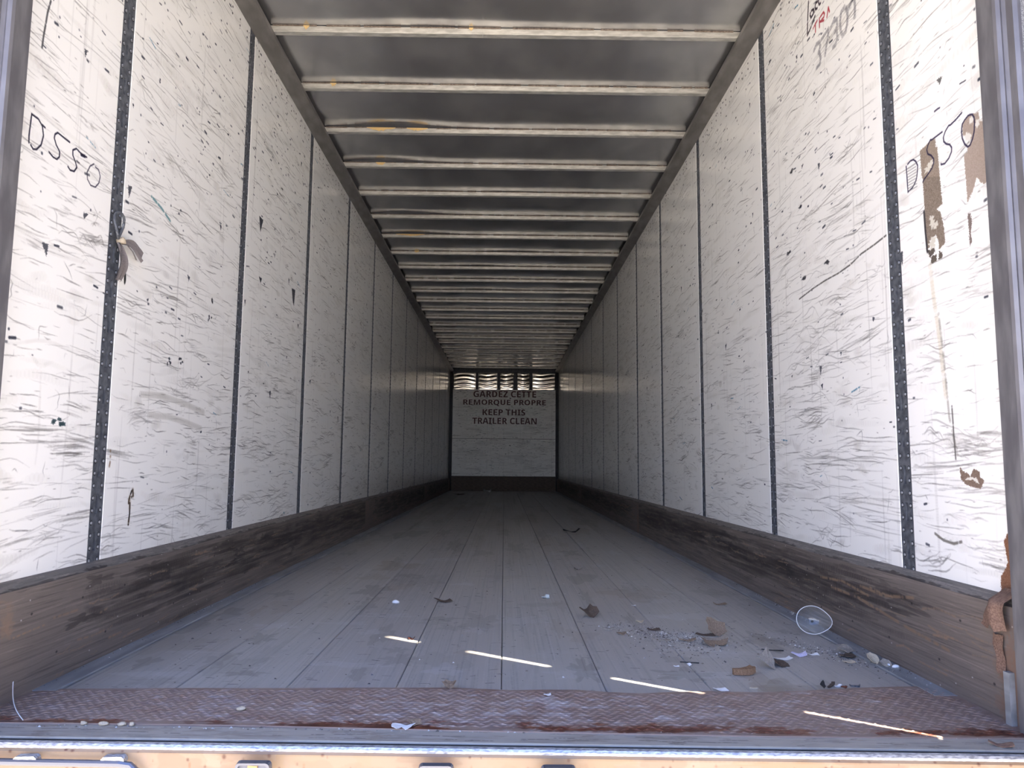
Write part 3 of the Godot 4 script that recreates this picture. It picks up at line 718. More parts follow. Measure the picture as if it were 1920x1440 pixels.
func the_floor() -> void:
	var f := base("floor")
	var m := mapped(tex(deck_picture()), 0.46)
	var edges := [-1.158, -0.865, -0.572, -0.277, 0.01, 0.294, 0.583, 0.872, 1.158]
	var steps := [0.25, 0.5, 0.8, 1.2, 1.8, 2.6, 3.8, 5.5, 8.0, 11.0, END]
	for k in 8:
		var st := begin()
		var x0: float = edges[k] + 0.0009; var x1: float = edges[k + 1] - 0.0009
		var e := 0.002
		var u0 := k / 8.0 + 0.002; var u1 := (k + 1) / 8.0 - 0.002
		for i in steps.size() - 1:
			var a: float = steps[i]; var b: float = steps[i + 1]
			var va := deck_v(a); var vb := deck_v(b)
			quad(st, p(x0 + e, 0, a), p(x1 - e, 0, a), p(x1 - e, 0, b), p(x0 + e, 0, b), Vector3.UP, [Vector2(u0, va), Vector2(u1, va), Vector2(u1, vb), Vector2(u0, vb)])
			quad(st, p(x0, -0.003, a), p(x0 + e, 0, a), p(x0 + e, 0, b), p(x0, -0.003, b), Vector3(-1, 1, 0), [Vector2(u0, va), Vector2(u0, va), Vector2(u0, vb), Vector2(u0, vb)])
			quad(st, p(x1, -0.003, a), p(x1 - e, 0, a), p(x1 - e, 0, b), p(x1, -0.003, b), Vector3(1, 1, 0), [Vector2(u1, va), Vector2(u1, va), Vector2(u1, vb), Vector2(u1, vb)])
			quad(st, p(x0, -0.003, a), p(x0, -0.03, a), p(x0, -0.03, b), p(x0, -0.003, b), Vector3.LEFT, [Vector2(u0, va), Vector2(u0, va), Vector2(u0, vb), Vector2(u0, vb)])
			quad(st, p(x1, -0.003, a), p(x1, -0.03, a), p(x1, -0.03, b), p(x1, -0.003, b), Vector3.RIGHT, [Vector2(u1, va), Vector2(u1, va), Vector2(u1, vb), Vector2(u1, vb)])
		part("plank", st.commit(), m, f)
	part("under_floor", bx(-HW - 0.04, HW + 0.04, -0.2, -0.03, 0.0, END + 0.05), M.black, f)
	for s in [-1.0, 1.0]:
		part("edge_strip", along_depth([Vector2(s * 1.16, -0.03), Vector2(s * 1.16, 0.002), Vector2(s * 1.163, 0.005), Vector2(s * 1.232, 0.005), Vector2(s * 1.232, -0.03)], 0.27, END), M.strip, f)
	tag(f, "worn grey hardwood deck of long planks with metal edge strips", "floor", "", "structure")
	# tread plate at the door
	var plate := base("trim_3")
	var rear := 0.0
	var out := [Vector2(-1.232, rear + 0.03), Vector2(-0.6, rear + 0.018), Vector2(0.0, rear - 0.012), Vector2(0.6, rear - 0.035), Vector2(1.232, rear - 0.04), Vector2(1.232, 0.36), Vector2(1.1, 0.352), Vector2(0.98, 0.338), Vector2(0.8, 0.305), Vector2(0.7, 0.292), Vector2(0.57, 0.302), Vector2(0.45, 0.288), Vector2(0.378, 0.277), Vector2(0.3, 0.286), Vector2(0.211, 0.306), Vector2(0.12, 0.305), Vector2(0.04, 0.298), Vector2(-0.12, 0.318), Vector2(-0.336, 0.314), Vector2(-0.62, 0.304), Vector2(-0.9, 0.298), Vector2(-1.158, 0.286), Vector2(-1.232, 0.26)]
	rng.seed = 81
	var im := Image.create(1024, 192, false, Image.FORMAT_RGB8)
	im.fill(Color(0.56, 0.485, 0.445))
	for i in 900:
		var q := Vector2(rng.randf() * 1024, rng.randf() * 192)
		blot(im, q, rng.randf_range(3, 16), rng.randf_range(2, 8), [Color(0.46, 0.385, 0.37), Color(0.64, 0.59, 0.58), Color(0.48, 0.36, 0.31)][i % 3], rng.randf_range(0.1, 0.35), 0.5)
	for i in 260:        # bare metal where wheels cross
		var q := Vector2(rng.randfn(520.0, 170.0), rng.randfn(110.0, 40.0))
		blot(im, q, rng.randf_range(3, 14), rng.randf_range(2, 6), Color(0.76, 0.75, 0.76), rng.randf_range(0.12, 0.4), 0.5)
	for i in 50:
		blot(im, Vector2(rng.randfn(215.0, 25.0), rng.randfn(80.0, 36.0)), rng.randf_range(3, 10), rng.randf_range(2, 6), Color(0.66, 0.65, 0.68), rng.randf_range(0.1, 0.35), 0.5)
	for i in 620:        # rust along the rear edge
		var x := rng.randf() * 1024
		if sin(x * 0.021) + 0.6 * sin(x * 0.057 + 1.0) < rng.randf_range(-0.9, 0.5): continue
		var q := Vector2(x, 192 - absf(rng.randfn(0.0, 9.0)) - 20 - 0.018 * (512.0 - x))
		blot(im, q, rng.randf_range(3, 12), rng.randf_range(1.5, 5), [Color(0.36, 0.17, 0.12), Color(0.30, 0.15, 0.12), Color(0.45, 0.27, 0.19)][i % 3], rng.randf_range(0.3, 0.8), 0.5)
	for i in 300:
		var q := Vector2(rng.randf() * 1024, rng.randf() * 192)
		dot(im, q.x, q.y, rng.randf_range(0.5, 1.4), Color(0.8, 0.78, 0.76), rng.randf_range(0.2, 0.7))
	var pm := mapped(tex(im), 0.5, 0.15)
	var st := begin()
	prism(st, out, Vector3.RIGHT, Vector3.FORWARD, Vector3.UP, -0.03, 0.004, false)
	var poly := PackedVector2Array(out)
	var ix := Geometry2D.triangulate_polygon(poly)
	for i in range(0, ix.size(), 3):
		var a := poly[ix[i]]; var b := poly[ix[i + 1]]; var c := poly[ix[i + 2]]
		tri(st, p(a.x, 0.004, a.y), p(b.x, 0.004, b.y), p(c.x, 0.004, c.y), Vector3.UP, plate_uv(a), plate_uv(b), plate_uv(c))
	part("tread_plate", st.commit(), pm, plate)
	st = begin()
	var inner := Geometry2D.offset_polygon(poly, -0.016)[0]
	var row := 0
	var d := -0.03
	while d < 0.36:
		var x := -1.21 + (0.0125 if row % 2 else 0.0)
		var kk := 0
		while x < 1.21:
			if Geometry2D.is_point_in_polygon(Vector2(x, d), inner):
				lug(st, Vector2(x, d), 0.45 if (kk + row) % 2 else -0.45)
			x += 0.0255
			kk += 1
		d += 0.0155
		row += 1
	stuff(part("raised_tread", st.commit(), pm, plate))
	tag(plate, "rusty steel tread plate across the deck just inside the doorway", "tread plate", "", "structure")

func plate_uv(q: Vector2) -> Vector2:
	return Vector2((q.x + 1.24) / 2.48, 1.0 - (q.y + 0.05) / 0.42)

func lug(st: SurfaceTool, at: Vector2, turn: float) -> void:
	var u := Vector2(cos(turn), sin(turn)) * 0.0135
	var v := Vector2(-sin(turn), cos(turn)) * 0.0034
	var top := p(at.x, 0.0062, at.y)
	var ring := [at + u, at + v * 1.0 + u * 0.2, at - u, at - v - u * 0.2]
	for k in 4:
		var a: Vector2 = ring[k]; var b: Vector2 = ring[(k + 1) % 4]
		var pa := p(a.x, 0.0038, a.y); var pb := p(b.x, 0.0038, b.y)
		var n := (pb - pa).cross(top - pa).normalized()
		if n.y < 0: n = -n
		tri(st, pa, pb, top, n, plate_uv(a), plate_uv(b), plate_uv(at))

# ------------------------------------------------------------------ timber scuff liners
func scuff_picture(sd: int, right: bool) -> Image:
	rng.seed = sd
	var W := 2048; var H := 160         # 5 m long, 0.31 m high
	var im := Image.create(W, H, false, Image.FORMAT_RGB8)
	im.fill(Color(0.43, 0.395, 0.37))
	for i in 3000:       # timber grain
		var x := rng.randf() * W; var y := rng.randf() * H; var l := rng.randf_range(20, 170)
		var v := rng.randf_range(0.22, 0.58)
		arc(im, Vector2(x, y), Vector2(x + l, y + rng.randf_range(-3, 3)), rng.randf_range(-2, 2), rng.randf_range(0.5, 1.1), Color(v * 1.05, v * 0.97, v * 0.90), rng.randf_range(0.15, 0.5))
	for i in 420:        # tar-black rub of pallets along the middle
		var x := 190.0 + rng.randf() * (W - 190); var y := clampf(rng.randfn(62.0, 30.0), 14, 150)
		var l := rng.randf_range(40, 260)
		arc(im, Vector2(x, y), Vector2(x + l, y + rng.randfn(0.0, 4.0)), rng.randf_range(-5, 5), rng.randf_range(2.0, 8.0), Color(0.18, 0.155, 0.145), rng.randf_range(0.08, 0.32))
	for i in 70:
		blot(im, Vector2(190.0 + rng.randf() * (W - 190), clampf(rng.randfn(52.0, 20.0), 18, 110)), rng.randf_range(15, 70), rng.randf_range(3, 9), Color(0.12, 0.105, 0.1), rng.randf_range(0.15, 0.4), 0.7)
	for i in 120:        # torn pale fibres
		var x := rng.randf() * W; var y := rng.randf_range(18, H); var l := rng.randf_range(10, 70)
		stroke(im, [Vector2(x, y), Vector2(x + l * 0.5, y + rng.randf_range(-4, 4)), Vector2(x + l, y + rng.randf_range(-6, 6))], rng.randf_range(0.6, 2.2), Color(0.55, 0.45, 0.36), rng.randf_range(0.2, 0.6), 0.3)
	for i in 40:         # screw heads
		dot(im, 40 + i * 52 + rng.randf_range(-6, 6), 40 if i % 2 else 112, 1.8, Color(0.12, 0.11, 0.11), 0.9)
	for i in 26:
		dot(im, rng.randf() * 700, rng.randf() * H, 1.0, Color(0.86, 0.86, 0.86), 0.8)
	if right:            # torn veneer next to the door frame
		for i in 26:
			blot(im, Vector2(rng.randf_range(0, 34), rng.randf_range(24, H - 10)), rng.randf_range(6, 16), rng.randf_range(6, 20), Color(0.47, 0.37, 0.31), rng.randf_range(0.2, 0.45), 0.6)
		for q in [[190, 30, 260, 42, 330, 38], [120, 92, 200, 84, 330, 62, 420, 60], [300, 52, 380, 40, 460, 48]]:
			stroke(im, v2(q), 3.0, Color(0.52, 0.42, 0.33), 0.55, 0.25)
	else:
		for i in 18:
			blot(im, Vector2(rng.randf_range(0, 60), rng.randf_range(8, 60)), rng.randf_range(5, 14), rng.randf_range(5, 12), Color(0.50, 0.42, 0.36), rng.randf_range(0.2, 0.5), 0.6)
	return im

func baseboards() -> void:
	for s in [-1.0, 1.0]:
		var im := scuff_picture(91 if s < 0 else 92, s > 0)
		var m := mapped(tex(im), 0.62)
		var top := mapped(tex(cap_picture(93 if s < 0 else 94)), 0.6)
		var called := "baseboard_left" if s < 0 else "baseboard_right"
		var b := base(called)
		var d0 := 0.006
		var x: float = s * (HW - 0.035)
		var st := begin()
		var stc := begin()
		rng.seed = 95
		var d := d0
		var prev := [x, 0.277]
		while d < END - 0.01:
			var e := minf(d + 0.25, END)
			var nx := [x + s * rng.randf_range(-0.003, 0.002), 0.277 + rng.randf_range(-0.004, 0.003)]
			var u0 := (d - d0) / 5.0; var u1 := (e - d0) / 5.0
			quad(st, p(prev[0], -0.005, d), p(nx[0], -0.005, e), p(nx[0], nx[1], e), p(prev[0], prev[1], d), Vector3(-s, 0, 0), [Vector2(u0, 1), Vector2(u1, 1), Vector2(u1, 0), Vector2(u0, 0)])
			quad(stc, p(prev[0], prev[1], d), p(nx[0], nx[1], e), p(s * (HW - 0.0005), 0.297, e), p(s * (HW - 0.0005), 0.297, d), Vector3(-s, 2, 0), [Vector2(u0 * 2, 1), Vector2(u1 * 2, 1), Vector2(u1 * 2, 0), Vector2(u0 * 2, 0)])
			if d == d0:
				quad(st, p(prev[0], -0.005, d), p(s * (HW - 0.0005), -0.005, d), p(s * (HW - 0.0005), 0.297, d), p(prev[0], prev[1], d), Vector3(0, 0, 1), [Vector2(0, 1), Vector2(0.01, 1), Vector2(0.01, 0), Vector2(0, 0)])
			prev = nx
			d = e
		part("board", st.commit(), m, b)
		part("cap", stc.commit(), top, b)
		if s > 0:
			# a tongue of torn veneer hanging over the top edge by the door frame
			var rows := []
			for r in 8:
				var row := []
				var t := r / 7.0
				for c in 7:
					var u := c / 6.0
					var ragged := 0.008 * sin(c * 2.3 + r) if r == 7 else 0.0
					var w := lerpf(0.055, 0.092, t) + 0.004 * sin(r * 1.7)
					row.append(p(HW - 0.008 - 0.045 * smoothstep(0.0, 0.35, t) - 0.006 * sin(u * PI) - 0.004 * sin(u * 9.0 + t * 4.0), lerpf(0.315, 0.222, t) + ragged - 0.012 * absf(u - 0.5) * t, 0.034 + u * w))
				rows.append(row)
			part("torn_veneer", sheet(rows), M.veneer, b).set_meta("label", "tan torn flap of wood veneer")
			rows = []
			for r in 4:
				var row := []
				for c in 4:
					row.append(p(HW - 0.0405 - 0.004 * sin(c + r * 2.0), 0.205 - r * 0.03 + 0.006 * sin(c * 3.0), 0.062 + c * 0.012 * (1.0 + 0.4 * sin(r * 2.0))))
				rows.append(row)
			part("torn_veneer", sheet(rows), M.veneer, b)
			part("metal_tab", bx(HW - 0.05, HW - 0.036, 0.0, 0.125, 0.036, 0.056), M.strip, b)
		tag(b, "rough dark timber scuff board along the foot of the %s wall" % ("left" if s < 0 else "right"), "baseboard", "", "structure")
	var bb := base("baseboard_back")
	part("board", bx(-1.2, 1.2, 0.0, 0.335, END - 0.03, END), grained(noise(40, 0.03, Color(0.26, 0.22, 0.2), Color(0.40, 0.34, 0.30)), Vector3(0.6, 6, 6), 0.7), bb)
	part("cap", bx(-1.2, 1.2, 0.3355, 0.344, END - 0.034, END), M.strip, bb)
	tag(bb, "dark timber board along the foot of the front bulkhead", "baseboard", "", "structure")

func cap_picture(sd: int) -> Image:
	rng.seed = sd
	var im := Image.create(1024, 24, false, Image.FORMAT_RGB8)
	im.fill(Color(0.44, 0.42, 0.40))
	for i in 700:
		var x := rng.randf() * 1024; var y := rng.randf() * 24; var v := rng.randf_range(0.28, 0.62)
		stroke(im, [Vector2(x, y), Vector2(x + rng.randf_range(5, 50), y + rng.randf_range(-1, 1))], rng.randf_range(0.5, 1.6), Color(v * 1.04, v * 0.98, v * 0.92), rng.randf_range(0.15, 0.45), 0.2)
	for i in 50:
		blot(im, Vector2(rng.randf() * 1024, 24), rng.randf_range(6, 30), rng.randf_range(2, 8), Color(0.2, 0.17, 0.16), 0.6, 0.6)
	return im

# ------------------------------------------------------------------ rear frame, sill, doors
func rear_frame() -> void:
	for s in [-1.0, 1.0]:
		var f := base("trim_4" if s < 0 else "trim_5")
		var jx := 1.187 if s < 0 else 1.203
		var prof := [Vector2(s * 1.272, 0.004), Vector2(s * (jx + 0.005), 0.004), Vector2(s * jx, -0.002), Vector2(s * jx, -0.062), Vector2(s * (jx + 0.003), -0.07), Vector2(s * (jx + 0.01), -0.076), Vector2(s * (jx + 0.016), -0.072), Vector2(s * (jx + 0.022), -0.079), Vector2(s * (jx + 0.024), -0.1), Vector2(s * (jx + 0.032), -0.106), Vector2(s * 1.272, -0.106)]
		part("jamb", upright(prof, -0.005, 2.86), M.frame, f)
		part("hinge_channel", upright([Vector2(s * 1.242, -0.1065), Vector2(s * 1.247, -0.13), Vector2(s * 1.27, -0.216), Vector2(s * 1.345, -0.2), Vector2(s * 1.345, 0.05), Vector2(s * 1.3065, 0.05), Vector2(s * 1.3065, -0.021), Vector2(s * 1.2725, -0.021), Vector2(s * 1.2725, -0.1065)], -0.3, 2.9), M.nosing, f)
		tag(f, "grey steel rear door jamb at the %s edge of the opening" % ("left" if s < 0 else "right"), "door frame", "", "structure")
	var hd := part("trim_6", bx(-1.34, 1.34, 2.80, 2.925, -0.2, -0.021), M.frame, self)
	tag(hd, "grey steel header beam over the rear opening", "door frame", "", "structure")
	# sill
	var sl := base("trim_7")
	rng.seed = 111
	var im := Image.create(1024, 48, false, Image.FORMAT_RGB8)
	im.fill(Color(0.66, 0.64, 0.605))
	for i in 420:
		blot(im, Vector2(rng.randf() * 1024, rng.randf() * 48), rng.randf_range(3, 22), rng.randf_range(1, 5), [Color(0.50, 0.49, 0.48), Color(0.70, 0.69, 0.68), Color(0.50, 0.45, 0.41)][i % 3], rng.randf_range(0.08, 0.35), 0.6)
	for i in 60:
		var x := rng.randf() * 1024; var y := rng.randf_range(8, 44)
		stroke(im, [Vector2(x, y), Vector2(x + rng.randf_range(6, 30), y + rng.randf_range(-3, 3))], rng.randf_range(0.5, 1.1), Color(0.24, 0.22, 0.22), 0.5, 0.2)
	var m := mapped(tex(im), 0.5, 0.1)
	var st := begin()
	var e0 := [Vector2(-1.2, 0.03), Vector2(1.2, -0.042)]
	quad(st, p(-1.2, 0.001, 0.03), p(1.2, 0.001, -0.042), p(1.2, 0.001, -0.107), p(-1.2, 0.001, -0.048), Vector3.UP, [Vector2(0, 0), Vector2(1, 0), Vector2(1, 1), Vector2(0, 1)])
	quad(st, p(-1.2, 0.001, -0.048), p(1.2, 0.001, -0.107), p(1.2, -0.03, -0.107), p(-1.2, -0.03, -0.048), Vector3(0, 0, 1), [Vector2(0, 1), Vector2(1, 1), Vector2(1, 1), Vector2(0, 1)])
	part("ledge", st.commit(), m, sl)
	st = begin()
	prism(st, [Vector2(-1.27, -0.04), Vector2(1.27, -0.102), Vector2(1.27, -0.118), Vector2(-1.27, -0.056)], Vector3.RIGHT, Vector3.FORWARD, Vector3.UP, -0.03, -0.004)
	part("rubber_seal", st.commit(), M.rubber, sl)
	# rounded metal nosing and the upright face below it; the whole sill runs slightly askew to the deck
	rng.seed = 112
	var fi := Image.create(1024, 96, false, Image.FORMAT_RGB8)
	fi.fill(Color(0.56, 0.475, 0.385))
	for i in 260:
		blot(fi, Vector2(rng.randf() * 1024, rng.randf() * 96), rng.randf_range(4, 40), rng.randf_range(2, 12), [Color(0.49, 0.38, 0.30), Color(0.63, 0.55, 0.47), Color(0.57, 0.45, 0.31)][i % 3], rng.randf_range(0.1, 0.4), 0.5)
	for i in 260:
		dot(fi, rng.randf() * 1024, rng.randf() * 60, rng.randf_range(0.5, 1.6), Color(0.33, 0.2, 0.15), rng.randf_range(0.3, 0.8))
	for i in 26:
		stroke(fi, v2([rng.randf() * 1024, 4, rng.randf_range(-3, 3), 4]).slice(0, 1) + [Vector2(rng.randf() * 1024, 3)], 0.6, Color(0.4, 0.28, 0.2), 0.02)
	for i in 12:
		var x := rng.randf() * 1024
		stroke(fi, [Vector2(x, 10), Vector2(x + 1, rng.randf_range(20, 60))], 0.9, Color(0.5, 0.33, 0.22), 0.4, 0.2)
	var fm := mapped(tex(fi), 0.5)
	var a0 := -0.056; var a1 := -0.118
	var prof := [Vector2(0, -0.006), Vector2(-0.004, -0.002), Vector2(-0.010, -0.001), Vector2(-0.016, -0.003), Vector2(-0.0185, -0.008), Vector2(-0.019, -0.013)]
	st = begin()
	for i in prof.size() - 1:
		var q: Vector2 = prof[i]; var r: Vector2 = prof[i + 1]
		quad(st, p(-1.3, q.y, a0 + q.x), p(1.3, q.y, a1 + q.x), p(1.3, r.y, a1 + r.x), p(-1.3, r.y, a0 + r.x), Vector3(0, 1, 0.6))
	part("nosing", st.commit(), M.nosing, sl)
	st = begin()
	quad(st, p(-1.3, -0.013, a0 - 0.019), p(1.3, -0.013, a1 - 0.019), p(1.3, -0.018, a1 - 0.023), p(-1.3, -0.018, a0 - 0.023), Vector3(0, 1, 0.6), [Vector2(0, 0), Vector2(1, 0), Vector2(1, 0.04), Vector2(0, 0.04)])
	quad(st, p(-1.3, -0.018, a0 - 0.023), p(1.3, -0.018, a1 - 0.023), p(1.3, -0.3, a1 - 0.023), p(-1.3, -0.3, a0 - 0.023), Vector3(0, 0, 1), [Vector2(0, 0.04), Vector2(1, 0.04), Vector2(1, 1), Vector2(0, 1)])
	quad(st, p(-1.3, -0.3, a0 - 0.023), p(1.3, -0.3, a1 - 0.023), p(1.3, -0.3, 0.0), p(-1.3, -0.3, 0.0), Vector3.DOWN, [Vector2(0, 1), Vector2(1, 1), Vector2(1, 1), Vector2(0, 1)])
	part("face_plate", st.commit(), fm, sl)
	tag(sl, "rear sill with grey ledge, bright nosing and dusty cream face", "sill", "", "structure")
	# doors, swung open beyond the frame, out of the picture but for what they do to the light
	for s in [1.0, -1.0]:
		var d := base("door_1" if s > 0 else "door_2", p(s * 1.30, 0.0, -0.2712))
		d.rotation.y = deg_to_rad(9.0) * -1.0 if s > 0 else deg_to_rad(-26.0)
		part("door_panel", bx(0.0, s * 0.04, 0.0, 2.928, 0.0, -1.251), M.door, d)
		for h in [[0.275, 0.265], [1.1, 0.165], [1.75, 0.135], [2.43, 0.1375], [2.885, 0.13]]:
			part("hinge", bx(s * 0.041, s * 0.05, h[0] - h[1], h[0] + h[1], 0.129, -0.06), M.iron, d)
		part("lock_rod", bx(s * 0.041, s * 0.07, 0.05, 2.85, -0.87, -0.9), M.iron, d)
		tag(d, "grey swing door standing open outside the %s jamb" % ("right" if s > 0 else "left"), "door", "", "structure")

func sill_fittings() -> void:
	var spots := [[-0.508, "marker light in a bright bezel on the sill, nearest the grab bar"], [-0.125, "marker light in a bright bezel under the middle of the sill, left of centre"], [0.131, "marker light in a bright bezel on the sill, farthest from the grab bar"]]
	for q in spots:
		var x: float = q[0]
		var d := SILL - 0.023 + 0.031 - 0.031 * (x + 1.3) / 1.3
		var o := base("marker_light", p(x, -0.04, d))
		tag(o, q[1], "light", "marker lights on the rear sill")
		var st := begin()
		var outer := rounded(0.037, 0.022, 0.009); var inner := rounded(0.031, 0.017, 0.007)
		var n := outer.size()
		for i in n:
			var a: Vector2 = outer[i]; var b: Vector2 = outer[(i + 1) % n]; var c: Vector2 = inner[(i + 1) % n]; var e: Vector2 = inner[i]
			quad(st, Vector3(a.x, a.y, 0), Vector3(b.x, b.y, 0), Vector3(b.x * 0.96, b.y * 0.96, 0.016), Vector3(a.x * 0.96, a.y * 0.96, 0.016), Vector3(a.x, a.y, 0))
			quad(st, Vector3(a.x * 0.96, a.y * 0.96, 0.016), Vector3(b.x * 0.96, b.y * 0.96, 0.016), Vector3(c.x, c.y, 0.016), Vector3(e.x, e.y, 0.016), Vector3(0, 0, 1))
			quad(st, Vector3(e.x, e.y, 0.016), Vector3(c.x, c.y, 0.016), Vector3(c.x, c.y, 0.002), Vector3(e.x, e.y, 0.002), -Vector3(e.x, e.y, 0))
		part("bezel", st.commit(), M.chrome, o)
		st = begin()
		prism(st, inner, Vector3.RIGHT, Vector3.UP, Vector3.BACK, 0.001, 0.006)
		part("lens", st.commit(), M.lens, o)
		st = begin()
		prism(st, [Vector2(-0.011, 0.002), Vector2(0.009, 0.002), Vector2(0.009, 0.014), Vector2(-0.011, 0.015)], Vector3.RIGHT, Vector3.UP, Vector3.BACK, 0.006, 0.011)
		part("bulb_holder", st.commit(), M.amber, o)
	var g := base("grab_bar", p(-1.0, -0.031, -0.105))
	tag(g, "grey tubular grab bar clipped across the left end of the sill face", "grab bar")
	var st := begin()
	var path := [Vector3(-0.5, 0.004, 0.0), Vector3(0.2, -0.003, 0.006), Vector3(0.222, -0.006, 0.005), Vector3(0.234, -0.016, 0.004), Vector3(0.237, -0.05, 0.003)]
	tube(st, path, 0.0075, 10)
	part("bar", st.commit(), M.chrome, g)
	for x in [0.0, 0.185]:
		st = begin()
		prism(st, [Vector2(x - 0.026, 0.0), Vector2(x - 0.023, 0.0075), Vector2(x - 0.019, 0.011), Vector2(x + 0.019, 0.012), Vector2(x + 0.024, 0.008), Vector2(x + 0.026, 0.0)], Vector3.RIGHT, Vector3.UP, Vector3.BACK, -0.01, 0.008)
		part("clip", st.commit(), M.nosing, g)

func rounded(a: float, b: float, r: float) -> Array:
	var out := []
	for q in [[a - r, b - r, 0.0], [-(a - r), b - r, PI / 2], [-(a - r), -(b - r), PI], [a - r, -(b - r), PI * 1.5]]:
		for k in 4:
			var w: float = q[2] + k / 3.0 * PI / 2
			out.append(Vector2(q[0] + cos(w) * r, q[1] + sin(w) * r))
	return out

# ------------------------------------------------------------------ litter
# a torn flat piece: outline in metres (x, depth), bent by 'curl' metres at its rim, tipped by 'tip', set down on y
func scrap_mesh(outline: Array, thick: float, curl: float, bend: float, tip: Vector3, sd: int) -> Mesh:
	var r := RandomNumberGenerator.new()
	r.seed = sd
	var pts := PackedVector2Array()
	var n0 := outline.size()
	for i in n0:              # split each edge and make it ragged
		var a: Vector2 = outline[i]; var b: Vector2 = outline[(i + 1) % n0]
		for k in 3:
			var off := Vector2(r.randf() - 0.5, r.randf() - 0.5) * a.distance_to(b) * (0.0 if k == 0 else 0.12)
			pts.append(a.lerp(b, k / 3.0) + off)
	var c := Vector2.ZERO
	var far := 0.001
	for q in pts: c += q / pts.size()
	for q in pts: far = maxf(far, q.distance_to(c))
	var turn := Basis.from_euler(tip)
	var ph := r.randf() * TAU
	var lv := [0.0, 0.55, 1.0]
	var at := func(i: int, ring: int, up: float) -> Vector3:
		var q: Vector2 = c.lerp(pts[i % pts.size()], lv[ring])
		var e := (q - c) / far
		var y := curl * pow(e.dot(Vector2.from_angle(bend)), 2.0) + curl * 0.25 * sin(e.x * 5.0 + ph) * e.length() + curl * 0.2 * sin(e.y * 7.0 - ph) * e.length()
		return turn * (Vector3(q.x, y + up, -q.y))
	var low := 1e9
	for i in pts.size():
		for ring in 3:
			for up in [0.0, thick]: low = minf(low, (at as Callable).call(i, ring, up).y)
	var lift := Vector3(0, -low, 0)
	var st := begin()
	var nn := turn * Vector3.UP
	for i in pts.size():
		for up in [thick, 0.0]:
			var out := nn if up > 0.0 else -nn
			for ring in 2:
				var a: Vector3 = (at as Callable).call(i, ring, up) + lift; var b: Vector3 = (at as Callable).call(i + 1, ring, up) + lift
				var d: Vector3 = (at as Callable).call(i + 1, ring + 1, up) + lift; var e: Vector3 = (at as Callable).call(i, ring + 1, up) + lift
				quad(st, a, b, d, e, out)
		var o0: Vector3 = (at as Callable).call(i, 2, 0.0) + lift; var o1: Vector3 = (at as Callable).call(i + 1, 2, 0.0) + lift
		var o2: Vector3 = (at as Callable).call(i + 1, 2, thick) + lift; var o3: Vector3 = (at as Callable).call(i, 2, thick) + lift
		quad(st, o0, o1, o2, o3, (o0 + o1) * 0.5 - lift - turn * Vector3(c.x, 0, -c.y))
	return st.commit()

func scrap(called: String, label: String, category: String, group: String, at: Vector3, w: float, l: float, shape: Array, m: Material, thick := 0.0015, curl := 0.004, bend := 0.6, tip := Vector3.ZERO) -> MeshInstance3D:
	var pts := []
	for q in shape: pts.append(Vector2(q.x * w * 0.5, q.y * l * 0.5))
	var o := part(called, scrap_mesh(pts, thick, curl, bend, tip, int(at.x * 5000.0) + int(at.z * 700.0) + 99991), m, self, at)
	tag(o, label, category, group)
	return o

const LEAF := [Vector2(-1, 0.1), Vector2(-0.5, -0.6), Vector2(0.2, -0.9), Vector2(0.9, -0.3), Vector2(0.8, 0.5), Vector2(0.1, 1), Vector2(-0.6, 0.8)]
const SHARD := [Vector2(-1, 0.0), Vector2(-0.1, -1), Vector2(1, -0.5), Vector2(0.7, 0.6), Vector2(-0.2, 1)]
const FAN := [Vector2(-0.6, 1), Vector2(-0.1, 0.95), Vector2(0.35, 0.5), Vector2(1, 0.25), Vector2(0.9, -0.6), Vector2(0, -1), Vector2(-0.55, -0.85), Vector2(-1, -0.3)]
const STRIP := [Vector2(-1, -0.4), Vector2(0.1, -0.9), Vector2(1, -0.7), Vector2(0.9, 0.8), Vector2(-0.2, 0.4), Vector2(-0.8, 0.7)]
const WEDGE := [Vector2(-1, -0.1), Vector2(0.3, -1), Vector2(1, -0.6), Vector2(0.6, 0.9), Vector2(-0.1, 0.6)]
const BUTTERFLY := [Vector2(-1, 0.9), Vector2(-0.9, -0.5), Vector2(-0.4, -1), Vector2(-0.1, -0.1), Vector2(0.3, -0.9), Vector2(0.7, -0.3), Vector2(1, 0.5), Vector2(0.3, 0.3), Vector2(-0.3, 0.8)]

func lump(at: Vector3, size: Vector3, sd: int) -> Mesh:
	var r := RandomNumberGenerator.new()
	r.seed = sd
	var rows := []
	var jag := []
	for i in 6:
		var line := []
		for k in 9: line.append(r.randf_range(0.75, 1.15))
		jag.append(line)
	for i in 6:
		var row := []
		var t := i / 5.0 * PI
		for k in 10:
			var w := k % 9 / 9.0 * TAU
			var j: float = jag[i][k % 9] if i > 0 and i < 5 else 1.0
			row.append(Vector3(sin(t) * cos(w) * size.x * 0.5 * j, maxf(-0.35, cos(t)) * size.y * 0.5 * j + size.y * 0.17, sin(t) * sin(w) * size.z * 0.5 * j))
		rows.append(row)
	return sheet(rows)

func nub(called: String, label: String, category: String, group: String, at: Vector3, size: Vector3, m: Material) -> void:
	tag(part(called, lump(at, size, int(at.x * 9000.0) + 77777), m, self, at), label, category, group)

